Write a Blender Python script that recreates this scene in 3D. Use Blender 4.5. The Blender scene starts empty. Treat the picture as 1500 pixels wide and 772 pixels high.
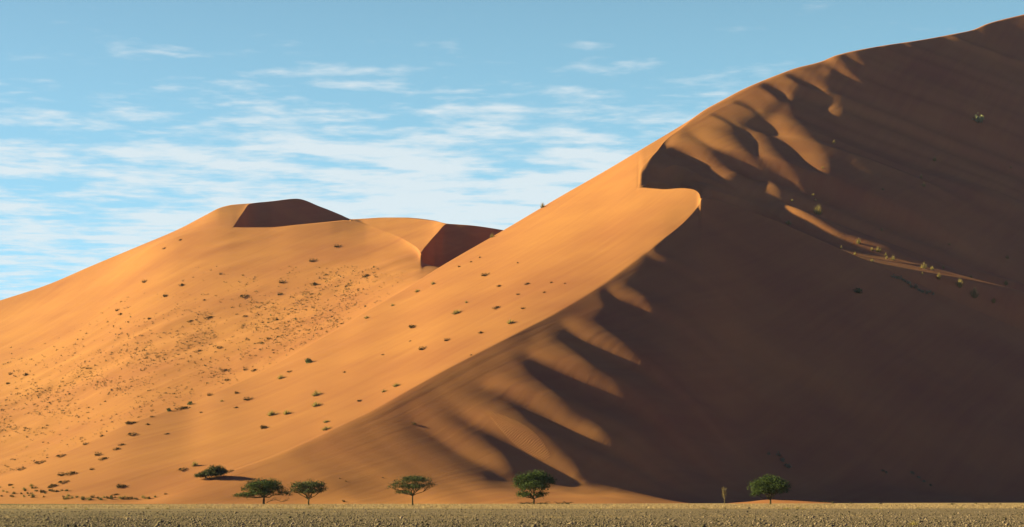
import bpy, math, random
import numpy as np
from mathutils import Vector, Matrix

random.seed(7)
RNG = np.random.default_rng(7)
SC = bpy.context.scene
COL = SC.collection

# ------------------------------------------------------------------ camera
F = 2400.0           # focal length in photograph pixels (photograph 1500 wide)
HOR = 731.0          # row of the horizon
CAMZ = 1.7
cam_data = bpy.data.cameras.new("camera")
cam = bpy.data.objects.new("camera", cam_data)
COL.objects.link(cam)
cam.location = (0, 0, CAMZ)
cam.rotation_euler = (math.radians(90), 0, 0)
cam_data.sensor_width = 36.0
cam_data.lens = F * 36.0 / 1500.0
cam_data.shift_y = (HOR - 386.0) / 1500.0
cam_data.clip_start = 0.5
cam_data.clip_end = 40000
SC.camera = cam

# ------------------------------------------------------------------ sky, sun, exposure
SUN_EL = math.radians(20)
SUN_BACK = math.radians(11)      # how far the sun stands behind the picture plane
SUN_DIR = Vector((-math.cos(SUN_EL) * math.cos(SUN_BACK),
                  math.cos(SUN_EL) * math.sin(SUN_BACK), math.sin(SUN_EL)))
SKY_STRENGTH = 0.05
world = bpy.data.worlds.new("World")
SC.world = world
world.use_nodes = True


def build_world():
    nt = world.node_tree
    nt.nodes.clear()
    N, L = nt.nodes.new, nt.links.new
    out = N("ShaderNodeOutputWorld")
    bg = N("ShaderNodeBackground")
    bg.inputs["Strength"].default_value = SKY_STRENGTH
    L(bg.outputs[0], out.inputs[0])
    sky = N("ShaderNodeTexSky")
    sky.sky_type = 'NISHITA'
    sky.sun_disc = False
    sky.sun_elevation = SUN_EL
    # rotation 0 puts the sun at +Y, growing clockwise seen from above
    sky.sun_rotation = math.atan2(SUN_DIR.x, SUN_DIR.y)
    sky.altitude = 600
    sky.air_density = 0.21
    sky.dust_density = 0.3
    sky.ozone_density = 3.0
    # clouds: a flat layer far above, so that it foreshortens towards the horizon
    tc = N("ShaderNodeTexCoord")
    sep = N("ShaderNodeSeparateXYZ")
    L(tc.outputs["Generated"], sep.inputs[0])
    zz = N("ShaderNodeMath"); zz.operation = 'MAXIMUM'; zz.inputs[1].default_value = 0.02
    L(sep.outputs["Z"], zz.inputs[0])
    dx = N("ShaderNodeMath"); dx.operation = 'DIVIDE'; L(sep.outputs["X"], dx.inputs[0]); L(zz.outputs[0], dx.inputs[1])
    dy = N("ShaderNodeMath"); dy.operation = 'DIVIDE'; L(sep.outputs["Y"], dy.inputs[0]); L(zz.outputs[0], dy.inputs[1])
    cmb = N("ShaderNodeCombineXYZ")
    L(dx.outputs[0], cmb.inputs[0]); L(dy.outputs[0], cmb.inputs[1])

    def noise(scale, detail, rough, sx, sy, off, dist=0.0):
        mp = N("ShaderNodeMapping")
        mp.inputs["Scale"].default_value = (sx, sy, 1)
        mp.inputs["Location"].default_value = off
        L(cmb.outputs[0], mp.inputs[0])
        n = N("ShaderNodeTexNoise")
        n.inputs["Scale"].default_value = scale
        n.inputs["Detail"].default_value = detail
        n.inputs["Roughness"].default_value = rough
        n.inputs["Distortion"].default_value = dist
        L(mp.outputs[0], n.inputs["Vector"])
        return n.outputs["Fac"]

    # pale haze low in the sky, the same all round
    hz = N("ShaderNodeMapRange"); hz.interpolation_type = 'SMOOTHSTEP'
    hz.inputs["From Min"].default_value = 0.0
    hz.inputs["From Max"].default_value = 0.58
    hz.inputs["To Min"].default_value = 0.80
    hz.inputs["To Max"].default_value = 0.0
    L(sep.outputs["Z"], hz.inputs["Value"])
    hmix = N("ShaderNodeMix"); hmix.data_type = 'RGBA'
    L(hz.outputs[0], hmix.inputs["Factor"])
    L(sky.outputs[0], hmix.inputs["A"])
    hmix.inputs["B"].default_value = (2.35, 4.75, 5.6, 1)
    inv = N("ShaderNodeMath"); inv.operation = 'DIVIDE'; inv.inputs[0].default_value = 1.0
    L(zz.outputs[0], inv.inputs[1])
    big = noise(0.42, 3, 0.5, 0.8, 1.0, (3.1, 1.7, 0))
    mid = noise(4.0, 9, 0.56, 0.85, 1.15, (0.4, 5.2, 0), 0.15)
    m1 = N("ShaderNodeMath"); m1.operation = 'MULTIPLY_ADD'
    L(big, m1.inputs[0]); m1.inputs[1].default_value = 0.7; L(mid, m1.inputs[2])
    fine = noise(12.0, 4, 0.55, 1.0, 1.2, (7.4, 2.2, 0))
    m1b = N("ShaderNodeMath"); m1b.operation = 'MULTIPLY_ADD'
    L(fine, m1b.inputs[0]); m1b.inputs[1].default_value = 0.32; L(m1.outputs[0], m1b.inputs[2])
    m1 = N("ShaderNodeMath"); m1.operation = 'SUBTRACT'; m1.inputs[1].default_value = 0.16
    L(m1b.outputs[0], m1.inputs[0])
    # the layer thins out towards the zenith: only the low sky carries it
    cover = N("ShaderNodeMapRange"); cover.interpolation_type = 'SMOOTHSTEP'
    cover.inputs["From Min"].default_value = 3.2
    cover.inputs["From Max"].default_value = 5.4
    cover.inputs["To Min"].default_value = -0.22
    cover.inputs["To Max"].default_value = 0.16
    L(inv.outputs[0], cover.inputs["Value"])
    m2 = N("ShaderNodeMath"); m2.operation = 'ADD'
    L(m1.outputs[0], m2.inputs[0]); L(cover.outputs[0], m2.inputs[1])
    ramp = N("ShaderNodeMapRange"); ramp.interpolation_type = 'SMOOTHSTEP'
    ramp.inputs["From Min"].default_value = 0.80
    ramp.inputs["From Max"].default_value = 1.10
    ramp.inputs["To Max"].default_value = 0.80
    L(m2.outputs[0], ramp.inputs["Value"])
    mix = N("ShaderNodeMix"); mix.data_type = 'RGBA'
    L(ramp.outputs[0], mix.inputs["Factor"])
    L(hmix.outputs["Result"], mix.inputs["A"])
    mix.inputs["B"].default_value = (3.9, 4.2, 4.3, 1)
    L(mix.outputs["Result"], bg.inputs["Color"])


build_world()
sun_data = bpy.data.lights.new("sun", 'SUN')
sun_data.energy = 5.0
sun_data.angle = math.radians(0.55)
sun_data.color = (1.0, 0.97, 0.30)
sun = bpy.data.objects.new("sun", sun_data)
COL.objects.link(sun)
sun.rotation_euler = SUN_DIR.to_track_quat('Z', 'Y').to_euler()
sun.location = (-300, 200, 300)

SC.view_settings.view_transform = 'Standard'
SC.view_settings.look = 'None'
SC.view_settings.exposure = 2.06
SC.view_settings.gamma = 1.0
SC.render.engine = 'CYCLES'
SC.cycles.use_denoising = True
SC.cycles.max_bounces = 6
SC.cycles.diffuse_bounces = 3
SC.cycles.transparent_max_bounces = 6

# ------------------------------------------------------------------ helpers


def pchip(pts):
    """Shape-keeping cubic through (x, y) points, straight beyond the ends."""
    p = np.array(sorted(pts), float)
    x, y = p[:, 0], p[:, 1]
    h = np.diff(x)
    dl = np.diff(y) / h
    m = np.zeros_like(y)
    m[0], m[-1] = dl[0], dl[-1]
    for i in range(1, len(x) - 1):
        if dl[i - 1] * dl[i] > 0:
            w1, w2 = 2 * h[i] + h[i - 1], h[i] + 2 * h[i - 1]
            m[i] = (w1 + w2) / (w1 / dl[i - 1] + w2 / dl[i])

    def f(q):
        q = np.asarray(q, float)
        i = np.clip(np.searchsorted(x, q) - 1, 0, len(h) - 1)
        t = (q - x[i]) / h[i]
        tc = np.clip(t, 0, 1)
        r = ((1 + 2 * tc) * (1 - tc) ** 2 * y[i] + tc * (1 - tc) ** 2 * h[i] * m[i]
             + tc ** 2 * (3 - 2 * tc) * y[i + 1] + tc ** 2 * (tc - 1) * h[i] * m[i + 1])
        r = r + np.where(t < 0, t * h[i] * m[0], 0) + np.where(t > 1, (t - 1) * h[i] * m[-1], 0)
        return r
    return f


def sstep(a, b, x):
    t = np.clip((x - a) / (b - a), 0, 1)
    return t * t * (3 - 2 * t)


def blur(a, sigma_px, step=1.8):
    s = sigma_px / step
    n = int(4 * s) + 1
    k = np.exp(-0.5 * (np.arange(-n, n + 1) / s) ** 2)
    k /= k.sum()
    l = 2 * a[0] - a[n:0:-1]
    r = 2 * a[-1] - a[-2:-n - 2:-1]
    return np.convolve(np.concatenate([l, a, r]), k, 'valid')


def make_vnoise(seed):
    g = np.random.default_rng(seed).random((256, 256)) * 2 - 1

    def f(x, y):
        xi, yi = np.floor(x).astype(int), np.floor(y).astype(int)
        tx, ty = x - xi, y - yi
        tx = tx * tx * tx * (tx * (tx * 6 - 15) + 10)
        ty = ty * ty * ty * (ty * (ty * 6 - 15) + 10)
        a = g[xi & 255, yi & 255]; b = g[(xi + 1) & 255, yi & 255]
        c = g[xi & 255, (yi + 1) & 255]; d = g[(xi + 1) & 255, (yi + 1) & 255]
        return (a * (1 - tx) + b * tx) * (1 - ty) + (c * (1 - tx) + d * tx) * ty
    return f


VN = make_vnoise(3)
VN2 = make_vnoise(11)


def elev(py):
    return (HOR - py) / F


def zof(py, d):
    return CAMZ + elev(py) * d


def link(ob, parent=None):
    COL.objects.link(ob)
    if parent is not None:
        ob.parent = parent
    return ob


def tag(o, label=None, cat=None, group=None, kind=None):
    if label: o["label"] = label
    if cat: o["category"] = cat
    if group: o["group"] = group
    if kind: o["kind"] = kind
    return o


def np_mesh(name, verts, faces, smooth=True):
    """verts (n,3), faces (m,3) or (m,4) numpy arrays."""
    me = bpy.data.meshes.new(name)
    k = faces.shape[1]
    me.vertices.add(len(verts))
    me.vertices.foreach_set("co", np.ascontiguousarray(verts, np.float32).ravel())
    me.loops.add(faces.size)
    me.loops.foreach_set("vertex_index", np.ascontiguousarray(faces, np.int32).ravel())
    me.polygons.add(len(faces))
    me.polygons.foreach_set("loop_start", np.arange(0, faces.size, k, dtype=np.int32))
    if smooth:
        me.polygons.foreach_set("use_smooth", np.ones(len(faces), bool))
    me.update(calc_edges=True)
    return me


# ------------------------------------------------------------------ materials
def new_mat(name):
    m = bpy.data.materials.new(name)
    m.use_nodes = True
    nt = m.node_tree
    nt.nodes.clear()
    return m, nt, nt.nodes.new, nt.links.new


def sand_material():
    m, nt, N, L = new_mat("sand")
    out = N("ShaderNodeOutputMaterial")
    bs = N("ShaderNodeBsdfPrincipled")
    bs.inputs["Roughness"].default_value = 0.95
    bs.inputs["Specular IOR Level"].default_value = 0.06
    L(bs.outputs[0], out.inputs[0])
    tc = N("ShaderNodeTexCoord")

    def noise(scale, detail, rough, scl=(1, 1, 1), rot=(0, 0, 0)):
        mp = N("ShaderNodeMapping")
        mp.vector_type = 'TEXTURE' if False else 'POINT'
        mp.inputs["Rotation"].default_value = rot
        L(tc.outputs["Object"], mp.inputs[0])
        mp2 = N("ShaderNodeMapping")
        mp2.inputs["Scale"].default_value = scl
        L(mp.outputs[0], mp2.inputs[0])
        n = N("ShaderNodeTexNoise")
        n.inputs["Scale"].default_value = scale
        n.inputs["Detail"].default_value = detail
        n.inputs["Roughness"].default_value = rough
        L(mp2.outputs[0], n.inputs["Vector"])
        return n.outputs["Fac"]

    big = noise(0.012, 4, 0.55)
    streak = noise(0.22, 4, 0.6, (0.04, 1.0, 0.05), (0, 0, math.radians(-57)))
    grain = noise(1.6, 3, 0.7)
    ramp = N("ShaderNodeValToRGB")
    ramp.color_ramp.elements[0].position = 0.3
    ramp.color_ramp.elements[0].color = (0.196, 0.064, 0.046, 1)
    ramp.color_ramp.elements[1].position = 0.7
    ramp.color_ramp.elements[1].color = (0.272, 0.106, 0.056, 1)
    a = N("ShaderNodeMath"); a.operation = 'MULTIPLY_ADD'
    L(streak, a.inputs[0]); a.inputs[1].default_value = 0.3
    b = N("ShaderNodeMath"); b.operation = 'MULTIPLY'
    L(big, b.inputs[0]); b.inputs[1].default_value = 0.7
    L(b.outputs[0], a.inputs[2])
    L(a.outputs[0], ramp.inputs[0])
    L(ramp.outputs[0], bs.inputs["Base Color"])
    bump = N("ShaderNodeBump")
    bump.inputs["Strength"].default_value = 0.34
    bump.inputs["Distance"].default_value = 0.5
    add = N("ShaderNodeMath"); add.operation = 'MULTIPLY_ADD'
    L(grain, add.inputs[0]); add.inputs[1].default_value = 0.25; L(streak, add.inputs[2])
    # a patch of small avalanche ripples: set where it lies once the dune is built
    sub = N("ShaderNodeVectorMath"); sub.operation = 'SUBTRACT'; sub.name = "ripple_centre"
    L(tc.outputs["Object"], sub.inputs[0])
    rot = N("ShaderNodeVectorRotate"); rot.rotation_type = 'Z_AXIS'; rot.name = "ripple_turn"
    L(sub.outputs[0], rot.inputs["Vector"])
    ell = N("ShaderNodeVectorMath"); ell.operation = 'MULTIPLY'; ell.inputs[1].default_value = (1 / 19.0, 1 / 5.5, 0)
    L(rot.outputs[0], ell.inputs[0])
    le = N("ShaderNodeVectorMath"); le.operation = 'LENGTH'; L(ell.outputs[0], le.inputs[0])
    inside = N("ShaderNodeMapRange"); inside.interpolation_type = 'SMOOTHSTEP'
    inside.inputs["From Min"].default_value = 1.0; inside.inputs["From Max"].default_value = 0.8
    L(le.outputs["Value"], inside.inputs["Value"])
    wv = N("ShaderNodeTexWave"); wv.inputs["Scale"].default_value = 0.33; wv.inputs["Distortion"].default_value = 2.5
    wv.inputs["Detail"].default_value = 2.0
    L(rot.outputs[0], wv.inputs["Vector"])
    wm = N("ShaderNodeMath"); wm.operation = 'MULTIPLY'; L(wv.outputs["Fac"], wm.inputs[0]); L(inside.outputs[0], wm.inputs[1])
    add2 = N("ShaderNodeMath"); add2.operation = 'MULTIPLY_ADD'
    L(wm.outputs[0], add2.inputs[0]); add2.inputs[1].default_value = 1.1; L(add.outputs[0], add2.inputs[2])
    L(add2.outputs[0], bump.inputs["Height"])
    L(bump.outputs[0], bs.inputs["Normal"])
    return m


MAT_SAND = sand_material()

# ------------------------------------------------------------------ dunes
# Every ridge is a line in space: its direction comes from the photograph, its distance from the plain it
# rises from and the slope sand can hold.


PATCH = {}


class Grid:
    """Collects patches (rows x columns of points) that share their border rows."""

    def __init__(self):
        self.P, self.Q, self.n = [], [], 0

    def patch(self, X, Y, Z, first=None, last=None):
        r, c = X.shape
        ids = np.full((r, c), -1, int)
        if first is not None: ids[0] = first
        if last is not None: ids[-1] = last
        new = ids < 0
        ids[new] = self.n + np.arange(new.sum())
        self.n += int(new.sum())
        self.P.append(np.stack([X[new], Y[new], Z[new]], 1))
        q = np.stack([ids[:-1, :-1], ids[:-1, 1:], ids[1:, 1:], ids[1:, :-1]], -1).reshape(-1, 4)
        self.Q.append(q)
        return ids

    def mesh(self, name):
        return np_mesh(name, np.concatenate(self.P), np.concatenate(self.Q))


def rows(t, d0, z0, d1, z1, shape):
    """Column profiles from (d0, z0) to (d1, z1): t in 0..1 down the rows, shape(t) gives the height share."""
    T = t[:, None]
    D = d0[None] + (d1 - d0)[None] * T
    return D, z0[None] + (z1 - z0)[None] * shape(T)


def edge_field(px, py, pts):
    """Signed distance to a line (positive on its upper right side) and the share of the way along it."""
    P = np.array(pts, float)
    c = np.concatenate([[0], np.cumsum(np.hypot(*np.diff(P, axis=0).T))])
    s_ = np.linspace(0, c[-1], 12)
    fx, fy = pchip(list(zip(c, P[:, 0]))), pchip(list(zip(c, P[:, 1])))
    P = np.stack([fx(s_), fy(s_)], 1)
    seg = np.diff(P, axis=0)
    ln = np.hypot(seg[:, 0], seg[:, 1])
    tot = ln.sum(); cum = np.concatenate([[0], np.cumsum(ln)])
    best = np.full(px.shape, 1e9); bs = np.zeros_like(px); sg = np.zeros_like(px)
    for i in range(len(seg)):
        t = ((px - P[i, 0]) * seg[i, 0] + (py - P[i, 1]) * seg[i, 1]) / ln[i] ** 2
        tc = np.clip(t, 0, 1)
        ex, ey = px - P[i, 0] - tc * seg[i, 0], py - P[i, 1] - tc * seg[i, 1]
        dd = np.hypot(ex, ey)
        k = dd < best
        best[k] = dd[k]
        tt = t if i in (0, len(seg) - 1) else tc
        bs[k] = ((cum[i] + tt * ln[i]) / tot)[k]
        sg[k] = (seg[i, 0] * (py - P[i, 1]) - seg[i, 1] * (px - P[i, 0]))[k]
    return np.where(sg < 0, best, -best), bs


def spur_light(px, py, spurs, back):
    """How steeply each spot of a slope faces the low sun: lit left walls of spurs, dark gullies between."""
    gap = np.ones_like(px)
    lit = np.zeros_like(px)
    wx = VN(px / 40 + 3, py / 34) * 5
    px, py = px + wx, py + VN2(px / 44 + 20, py / 30) * 4
    for pts, w0, w1, amp, gw, *gs in spurs:
        q = np.array(pts)
        R = 2.2 * w0 + 12
        m = (px > q[:, 0].min() - R) & (px < q[:, 0].max() + R) & (py > q[:, 1].min() - R) & (py < q[:, 1].max() + R)
        if not m.any():
            continue
        d, b = edge_field(px[m], py[m], pts)
        w = w1 * 0.6 + (w0 - w1 * 0.6) * np.clip(1 - b, 0, 1) ** 0.8
        on = sstep(-0.12, 0.12, b) * (1 - sstep(0.8, 1.12, b))
        v = amp * on * sstep(-2.5, 2.5, d) * (1 - sstep(0.25 * w, 2.1 * w, d))
        lit[m] = np.maximum(lit[m], v)
        g = sstep(-0.15, 0.2, b) * (1 - sstep(0.95, 1.15, b)) * sstep(2, -3, d) * (1 - sstep(gw * 0.5, gw, -d))
        gap[m] = np.minimum(gap[m], 1 - g * (gs[0] if gs else 1.0))
    return np.maximum(back * gap, lit)


SMOOTH = 2.8


def spur_relief(z0f, lightf, srange, prange, step, relax):
    """Raise the relief whose left walls catch the sun as lightf asks; in the shade it sinks back to the plain slope.
    z0f(x, y) -> height of the plain slope, inside mask; the march runs away from the sun."""
    f = SUN_BACK
    cs, sn = math.cos(f), math.sin(f)
    te = math.tan(SUN_EL)
    S = np.arange(srange[0], srange[1], step)
    Pp = np.arange(prange[0], prange[1], step)
    SS, PPp = np.meshgrid(S, Pp, indexing='ij')
    X = SS * cs + PPp * sn
    Y = -SS * sn + PPp * cs
    Z0, ins = z0f(X, Y)
    C = np.zeros_like(Z0)
    m0 = np.zeros_like(Z0)
    m0[1:] = np.diff(Z0, axis=0) / step
    bad = np.zeros_like(ins); bad[1:] = ~(ins[1:] & ins[:-1])
    m0 = np.where(bad, -0.3, np.clip(m0, -0.75, 0.3))
    for it in range(3):
        px = 750 + F * X / Y
        py = HOR - (Z0 + C - CAMZ) / Y * F
        L, free = lightf(px, py)
        m_lit = L * 1.16 / math.cos(SUN_EL) - te
        C = np.zeros_like(Z0)
        for i in range(1, len(S)):
            c = C[i - 1]
            dark = L[i] < 0.012
            back = m0[i] - c / relax
            m_dark = np.minimum(back, -te - 0.07)
            m = np.where(dark, m_dark, m_lit[i])
            m = m + (back - m) * free[i]
            C[i] = np.where(ins[i], c + (m - m0[i]) * step, 0)
        kn = np.exp(-0.5 * (np.arange(-6, 7) * step / SMOOTH) ** 2); kn /= kn.sum()
        Cp = np.pad(C, ((0, 0), (6, 6)), mode='edge')
        C = sum(kn[j] * Cp[:, j:j + C.shape[1]] for j in range(13))
        kn = np.exp(-0.5 * (np.arange(-6, 7) * step / (SMOOTH * 0.5)) ** 2); kn /= kn.sum()
        Cp = np.pad(C, ((6, 6), (0, 0)), mode='edge')
        C = sum(kn[j] * Cp[j:j + C.shape[0]] for j in range(13))

    def sample(x, y):
        s_ = (x * cs - y * sn - S[0]) / step
        p_ = (x * sn + y * cs - Pp[0]) / step
        i = np.clip(np.floor(s_).astype(int), 0, len(S) - 2)
        j = np.clip(np.floor(p_).astype(int), 0, len(Pp) - 2)
        a, b = np.clip(s_ - i, 0, 1), np.clip(p_ - j, 0, 1)
        return (C[i, j] * (1 - a) * (1 - b) + C[i + 1, j] * a * (1 - b) + C[i, j + 1] * (1 - a) * b + C[i + 1, j + 1] * a * b)
    return sample


PXS = np.arange(-260, 1761, 1.8)

# --- near dune lines (photo column -> photo row / distance)
A_py = pchip([(-260, 731.5), (0, 730.5), (120, 733), (200, 737), (254, 722), (300, 706), (343, 690), (403, 668), (454, 646), (486, 630),
              (537, 606), (600, 571), (658, 539), (740, 497), (810, 461), (880, 419), (936, 378), (971, 352),
              (995, 333), (1011, 317), (1020, 306), (1025, 297), (1027, 291), (1031, 289.5), (1042, 290), (1062, 295.5), (1100, 310), (1140, 325),
              (1165, 336), (1224, 362), (1294, 392), (1369, 426), (1424, 451), (1500, 484), (1760, 600)])
A_d = pchip([(-260, 640), (0, 585), (200, 565), (300, 590), (500, 660), (735, 762), (800, 800), (880, 858), (936, 905), (971, 935), (1000, 965), (1015, 984), (1027, 1002), (1042, 1018), (1062, 1028), (1100, 1034),
             (1300, 1034), (1500, 1032), (1760, 1030)])
F_d = pchip([(-260, 600), (0, 560), (200, 545), (500, 553), (700, 560), (800, 565), (900, 580), (1027, 640), (1100, 682),
             (1300, 725), (1500, 745), (1760, 770)])
E_py = pchip([(-260, 733), (0, 712), (200, 690), (400, 600), (600, 490), (800, 365), (935, 274.3), (955, 275.5), (975, 277),
              (999, 275.5), (1014, 277), (1020, 279.5), (1025, 285), (1027, 290.5)])
E_d = pchip([(-260, 660), (0, 612), (200, 640), (400, 760), (600, 860), (800, 975), (935, 1095), (950, 1072), (967, 1057), (1000, 1046), (1015, 1030), (1027, 1004)])
B_py = pchip([(935, 274.3), (936, 259), (949, 237), (964, 219.5), (975, 205.5), (998, 188), (1026, 165.5), (1040, 157),
              (1053, 150), (1090, 130.5), (1143, 108.5), (1165, 100.5), (1203, 90.5), (1225, 81.5), (1289, 68), (1346, 59.5),
              (1398, 50), (1424, 44.5), (1447, 35), (1500, 21.5), (1760, -40)])
B_d = pchip([(935, 1095), (936, 1128), (949, 1169), (964, 1206), (975, 1238), (998, 1275), (1026, 1325), (1100, 1410), (1300, 1500), (1500, 1610), (1760, 1720)])
S_py = pchip([(-260, 745), (-150, 731), (0, 698), (48, 682), (96, 663), (134, 646), (180, 624), (204, 615), (252, 600), (280, 592), (311, 576),
              (359, 556), (390, 541), (422, 523), (463, 499), (501, 478), (527, 461), (591, 425), (643, 392), (737, 337.5), (824, 286),
              (886, 250.6), (949, 213), (980, 194.6), (1011, 175.5), (1036, 158.5), (1053, 149.5), (1090, 130), (1143, 108), (1165, 100), (1203, 90), (1225, 81), (1289, 67.5), (1346, 59),
              (1398, 49.5), (1424, 44), (1447, 34.5), (1500, 21), (1760, -41)])
S_d = pchip([(-260, 690), (0, 650), (200, 730), (300, 785), (500, 930), (640, 1052), (737, 1134), (824, 1188), (886, 1212), (935, 1224), (949, 1236), (980, 1270), (1026, 1336),
             (1100, 1416), (1300, 1506), (1500, 1616), (1760, 1726)])

# gullies: (line where the shade of one spur ends on the next, lit width at start / end, light, gully width)
SPUR_A = [
    ([(942, 366), (958, 379), (978, 382)], 8, 4, .10, 12),
    ([(886, 416), (903, 440), (925, 446), (956, 472)], 22, 6, .15, 22),
    ([(815, 472), (835, 490), (872, 508), (909, 525), (952, 542)], 26, 6, .18, 26),
    ([(765, 515), (798, 532), (829, 548), (869, 567), (930, 588)], 28, 6, .20, 26),
    ([(700, 560), (738, 579), (771, 592), (808, 611), (853, 633), (900, 654)], 32, 7, .21, 28),
    ([(668, 604), (707, 627), (733, 637), (767, 658), (807, 680), (833, 700), (866, 722)], 34, 8, .19, 30),
    ([(585, 602), (615, 622), (650, 646), (700, 676), (745, 694)], 36, 20, .16, 30, .55),
]
SPUR_B = [
    ([(940, 230), (955, 240), (978, 254), (1008, 269), (1044, 282)], 16, 8, .17, 30),
    ([(965, 200), (981, 209), (1015, 231), (1053, 258), (1092, 279)], 22, 9, .22, 22),
    ([(1010, 192), (1026, 205), (1053, 220), (1090, 243), (1120, 269), (1150, 291)], 24, 7, .22, 22),
    ([(1088, 192), (1098, 200), (1120, 232), (1143, 249), (1182, 280)], 20, 8, .22, 20),
    ([(1118, 178), (1128, 190), (1150, 209), (1180, 235), (1204, 254)], 30, 18, .20, 24),
    ([(1112, 118), (1128, 126), (1150, 140), (1158, 148)], 18, 12, .20, 14),
    ([(1150, 102), (1165, 110), (1188, 123), (1207, 140)], 16, 9, .20, 14),
    ([(1198, 88), (1214, 93), (1240, 111), (1274, 131)], 14, 6, .24, 14),
    ([(1230, 78), (1244, 83), (1259, 92), (1273, 97)], 12, 8, .18, 10),
    ([(1200, 158), (1210, 168), (1224, 178)], 26, 22, .12, 8, .6),
    ([(1040, 166), (1064, 176), (1088, 192)], 12, 8, .17, 9, .8),
    ([(1075, 146), (1098, 156), (1116, 170)], 12, 8, .18, 8, .8),
    ([(1282, 66), (1290, 69), (1302, 74)], 8, 4, .12, 6),
    ([(1312, 61), (1322, 66), (1340, 76)], 9, 5, .15, 6),
    ([(1378, 51), (1388, 55), (1408, 60)], 9, 5, .14, 6),
]


def build_near_dune():
    g = Grid()
    px = PXS
    u = (px - 750.0) / F
    pyA, dA, dF, pyE, dE, pyB, dB, pyS, dS = (f(px) for f in (A_py, A_d, F_d, E_py, E_d, B_py, B_d, S_py, S_d))
    zA, zE, zB, zS = zof(pyA, dA), zof(pyE, dE), zof(pyB, dB), zof(pyS, dS)
    right = px >= 1027
    dE = np.where(right, dA + 2.0, dE)
    zE = np.where(right, zA - 0.3, zE)
    # the terrace keeps the flank's fall across the fold
    fold = (px > 935) & (px < 1027)
    xr = u * 1040
    zr = 188.6 + 0.33 * (xr - 80.2)
    sr = (zr - zA) / (1040 - dA)
    df = (sr * dA - zA + CAMZ) / (sr - elev(pyE))
    df = np.maximum(df, dA + 1)
    dE = np.where(fold, df, dE)
    zE = np.where(fold, zof(pyE, dE), zE)
    left = px <= 935
    zF = np.full_like(px, -0.6)
    wq = 1 - sstep(500, 700, px)
    dS = dS + (blur(dS, 45) - dS) * wq
    zS = zS + (blur(zS, 14) - zS) * wq
    dA = dA + (blur(dA, 35) - dA) * (1 - sstep(380, 480, px))
    zA = zof(pyA, dA)
    zA = zA + (blur(zA, 22) - zA) * (1 - sstep(260, 330, px))
    zA = np.maximum(zA, zF + 0.01)
    # left of the fold the flank is one even slope from the crest to the skyline
    fr = 0.60
    we = 0.0 * px
    dA0, zA0 = dA + (blur(dA, 70) - dA) * (1 - sstep(420, 620, px)), zA + (blur(zA, 70) - zA) * (1 - sstep(420, 620, px))
    dE = np.where(left, (dA0 + fr * (dS - dA0)) * (1 - we) + E_d(px) * we, dE)
    zE = np.where(left, (zA0 + fr * (zS - zA0)) * (1 - we) + zof(pyE, dE) * we, zE)
    dB = np.where(left, dE, dB); zB = np.where(left, zE, zB)
    dS = np.maximum(dS, dB + 1.0)
    zS = np.maximum(zS, CAMZ + (zB - CAMZ) / dB * dS - 0.0)
    zF = np.full_like(px, -0.6)
    # crest irregularities
    # 1 front face
    nA = 300
    t = np.linspace(0, 1, nA)
    toe = 0.36 - 0.04 * sstep(480, 640, px)

    def face_shape(T):
        k = toe[None]
        s = np.where(T < k, T * T / (2 * k), T - k / 2)
        return s / (1 - k / 2)
    zA = np.maximum(zA, zF + 0.01)
    dAs, zAs = blur(dA, 32), blur(zA, 32)
    wl = sstep(420, 700, px)
    dAs, zAs = dA + (dAs - dA) * wl, zA + (zAs - zA) * wl
    D, Z = rows(t, dF, zF, dAs, zAs, face_shape)
    t6 = (t ** 22)[:, None]
    D = D + (dA - dAs)[None] * t6
    Z = Z + (zA - zAs)[None] * t6
    PX = np.broadcast_to(px[None], D.shape)
    PY = HOR - (Z - CAMZ) / D * F
    X = D * u[None]
    fade = np.minimum(1, (1 - t)[:, None] * 9) * np.minimum(1, t[:, None] * 8)

    def face_z0(X, Y):
        q = 750 + F * X / Y
        k = np.clip((q - px[0]) / 1.8, 0, len(px) - 1.001)
        i = k.astype(int); a = k - i
        lerp = lambda v: v[i] * (1 - a) + v[i + 1] * a
        f_, a_, za, kk = lerp(dF), lerp(dAs), lerp(zAs), lerp(toe)
        T = (Y - f_) / (a_ - f_)
        Tc = np.clip(T, 0, 1)
        sh = np.where(Tc < kk, Tc * Tc / (2 * kk), Tc - kk / 2) / (1 - kk / 2)
        return zF[0] + (za - zF[0]) * sh + lerp(zA - zAs) * Tc ** 22, (T > 0) & (T < 1) & (q > 150)

    def face_light(q, r):
        cr = r - A_py(q)                       # rows below the crest
        back = np.interp(q, [250, 330, 430, 480, 530, 600, 700, 800, 880, 960], [.28, .27, .235, .20, .165, .135, .11, .10, .07, 0])
        reach = np.interp(q, [500, 600, 680, 740, 800, 880, 950], [900, 500, 260, 75, 44, 34, 10])
        back = back * (1 - sstep(reach * 0.6, reach * 1.5, cr))
        L = spur_light(q, r, SPUR_A, back)
        return L, np.maximum(1 - sstep(260, 380, q), sstep(690, 728, r))
    relief = spur_relief(face_z0, face_light, (-400, 40), (480, 1060), 1.2, 30.0)
    Z = Z + relief(X, D) * sstep(0.0, 0.22, t)[:, None]
    h = np.clip(zA, 0, 60)[None] / 60
    # long soft swells running down to the right, stronger in the shaded part
    q1 = (PX * 0.5 + PY * 0.86)
    q2 = (PX * 0.86 - PY * 0.5)
    sw = VN(q2 / 190 + 7, (PY * 0.80 - PX * 0.45) / 36 + 3) * 1.3 + VN2(q2 / 110, (PY * 0.80 - PX * 0.45) / 17) * 0.45
    Z = Z + sw * fade * h * (0.35 + 0.65 * sstep(850, 1050, PX))
    idA = g.patch(X, D, Z)
    PATCH["face"] = (px, X, D, Z)
    # 2 lower flank / terrace
    nE = 70
    tE = np.linspace(0, 1, nE)
    bow = 0.0 * np.ones_like(px)

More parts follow.
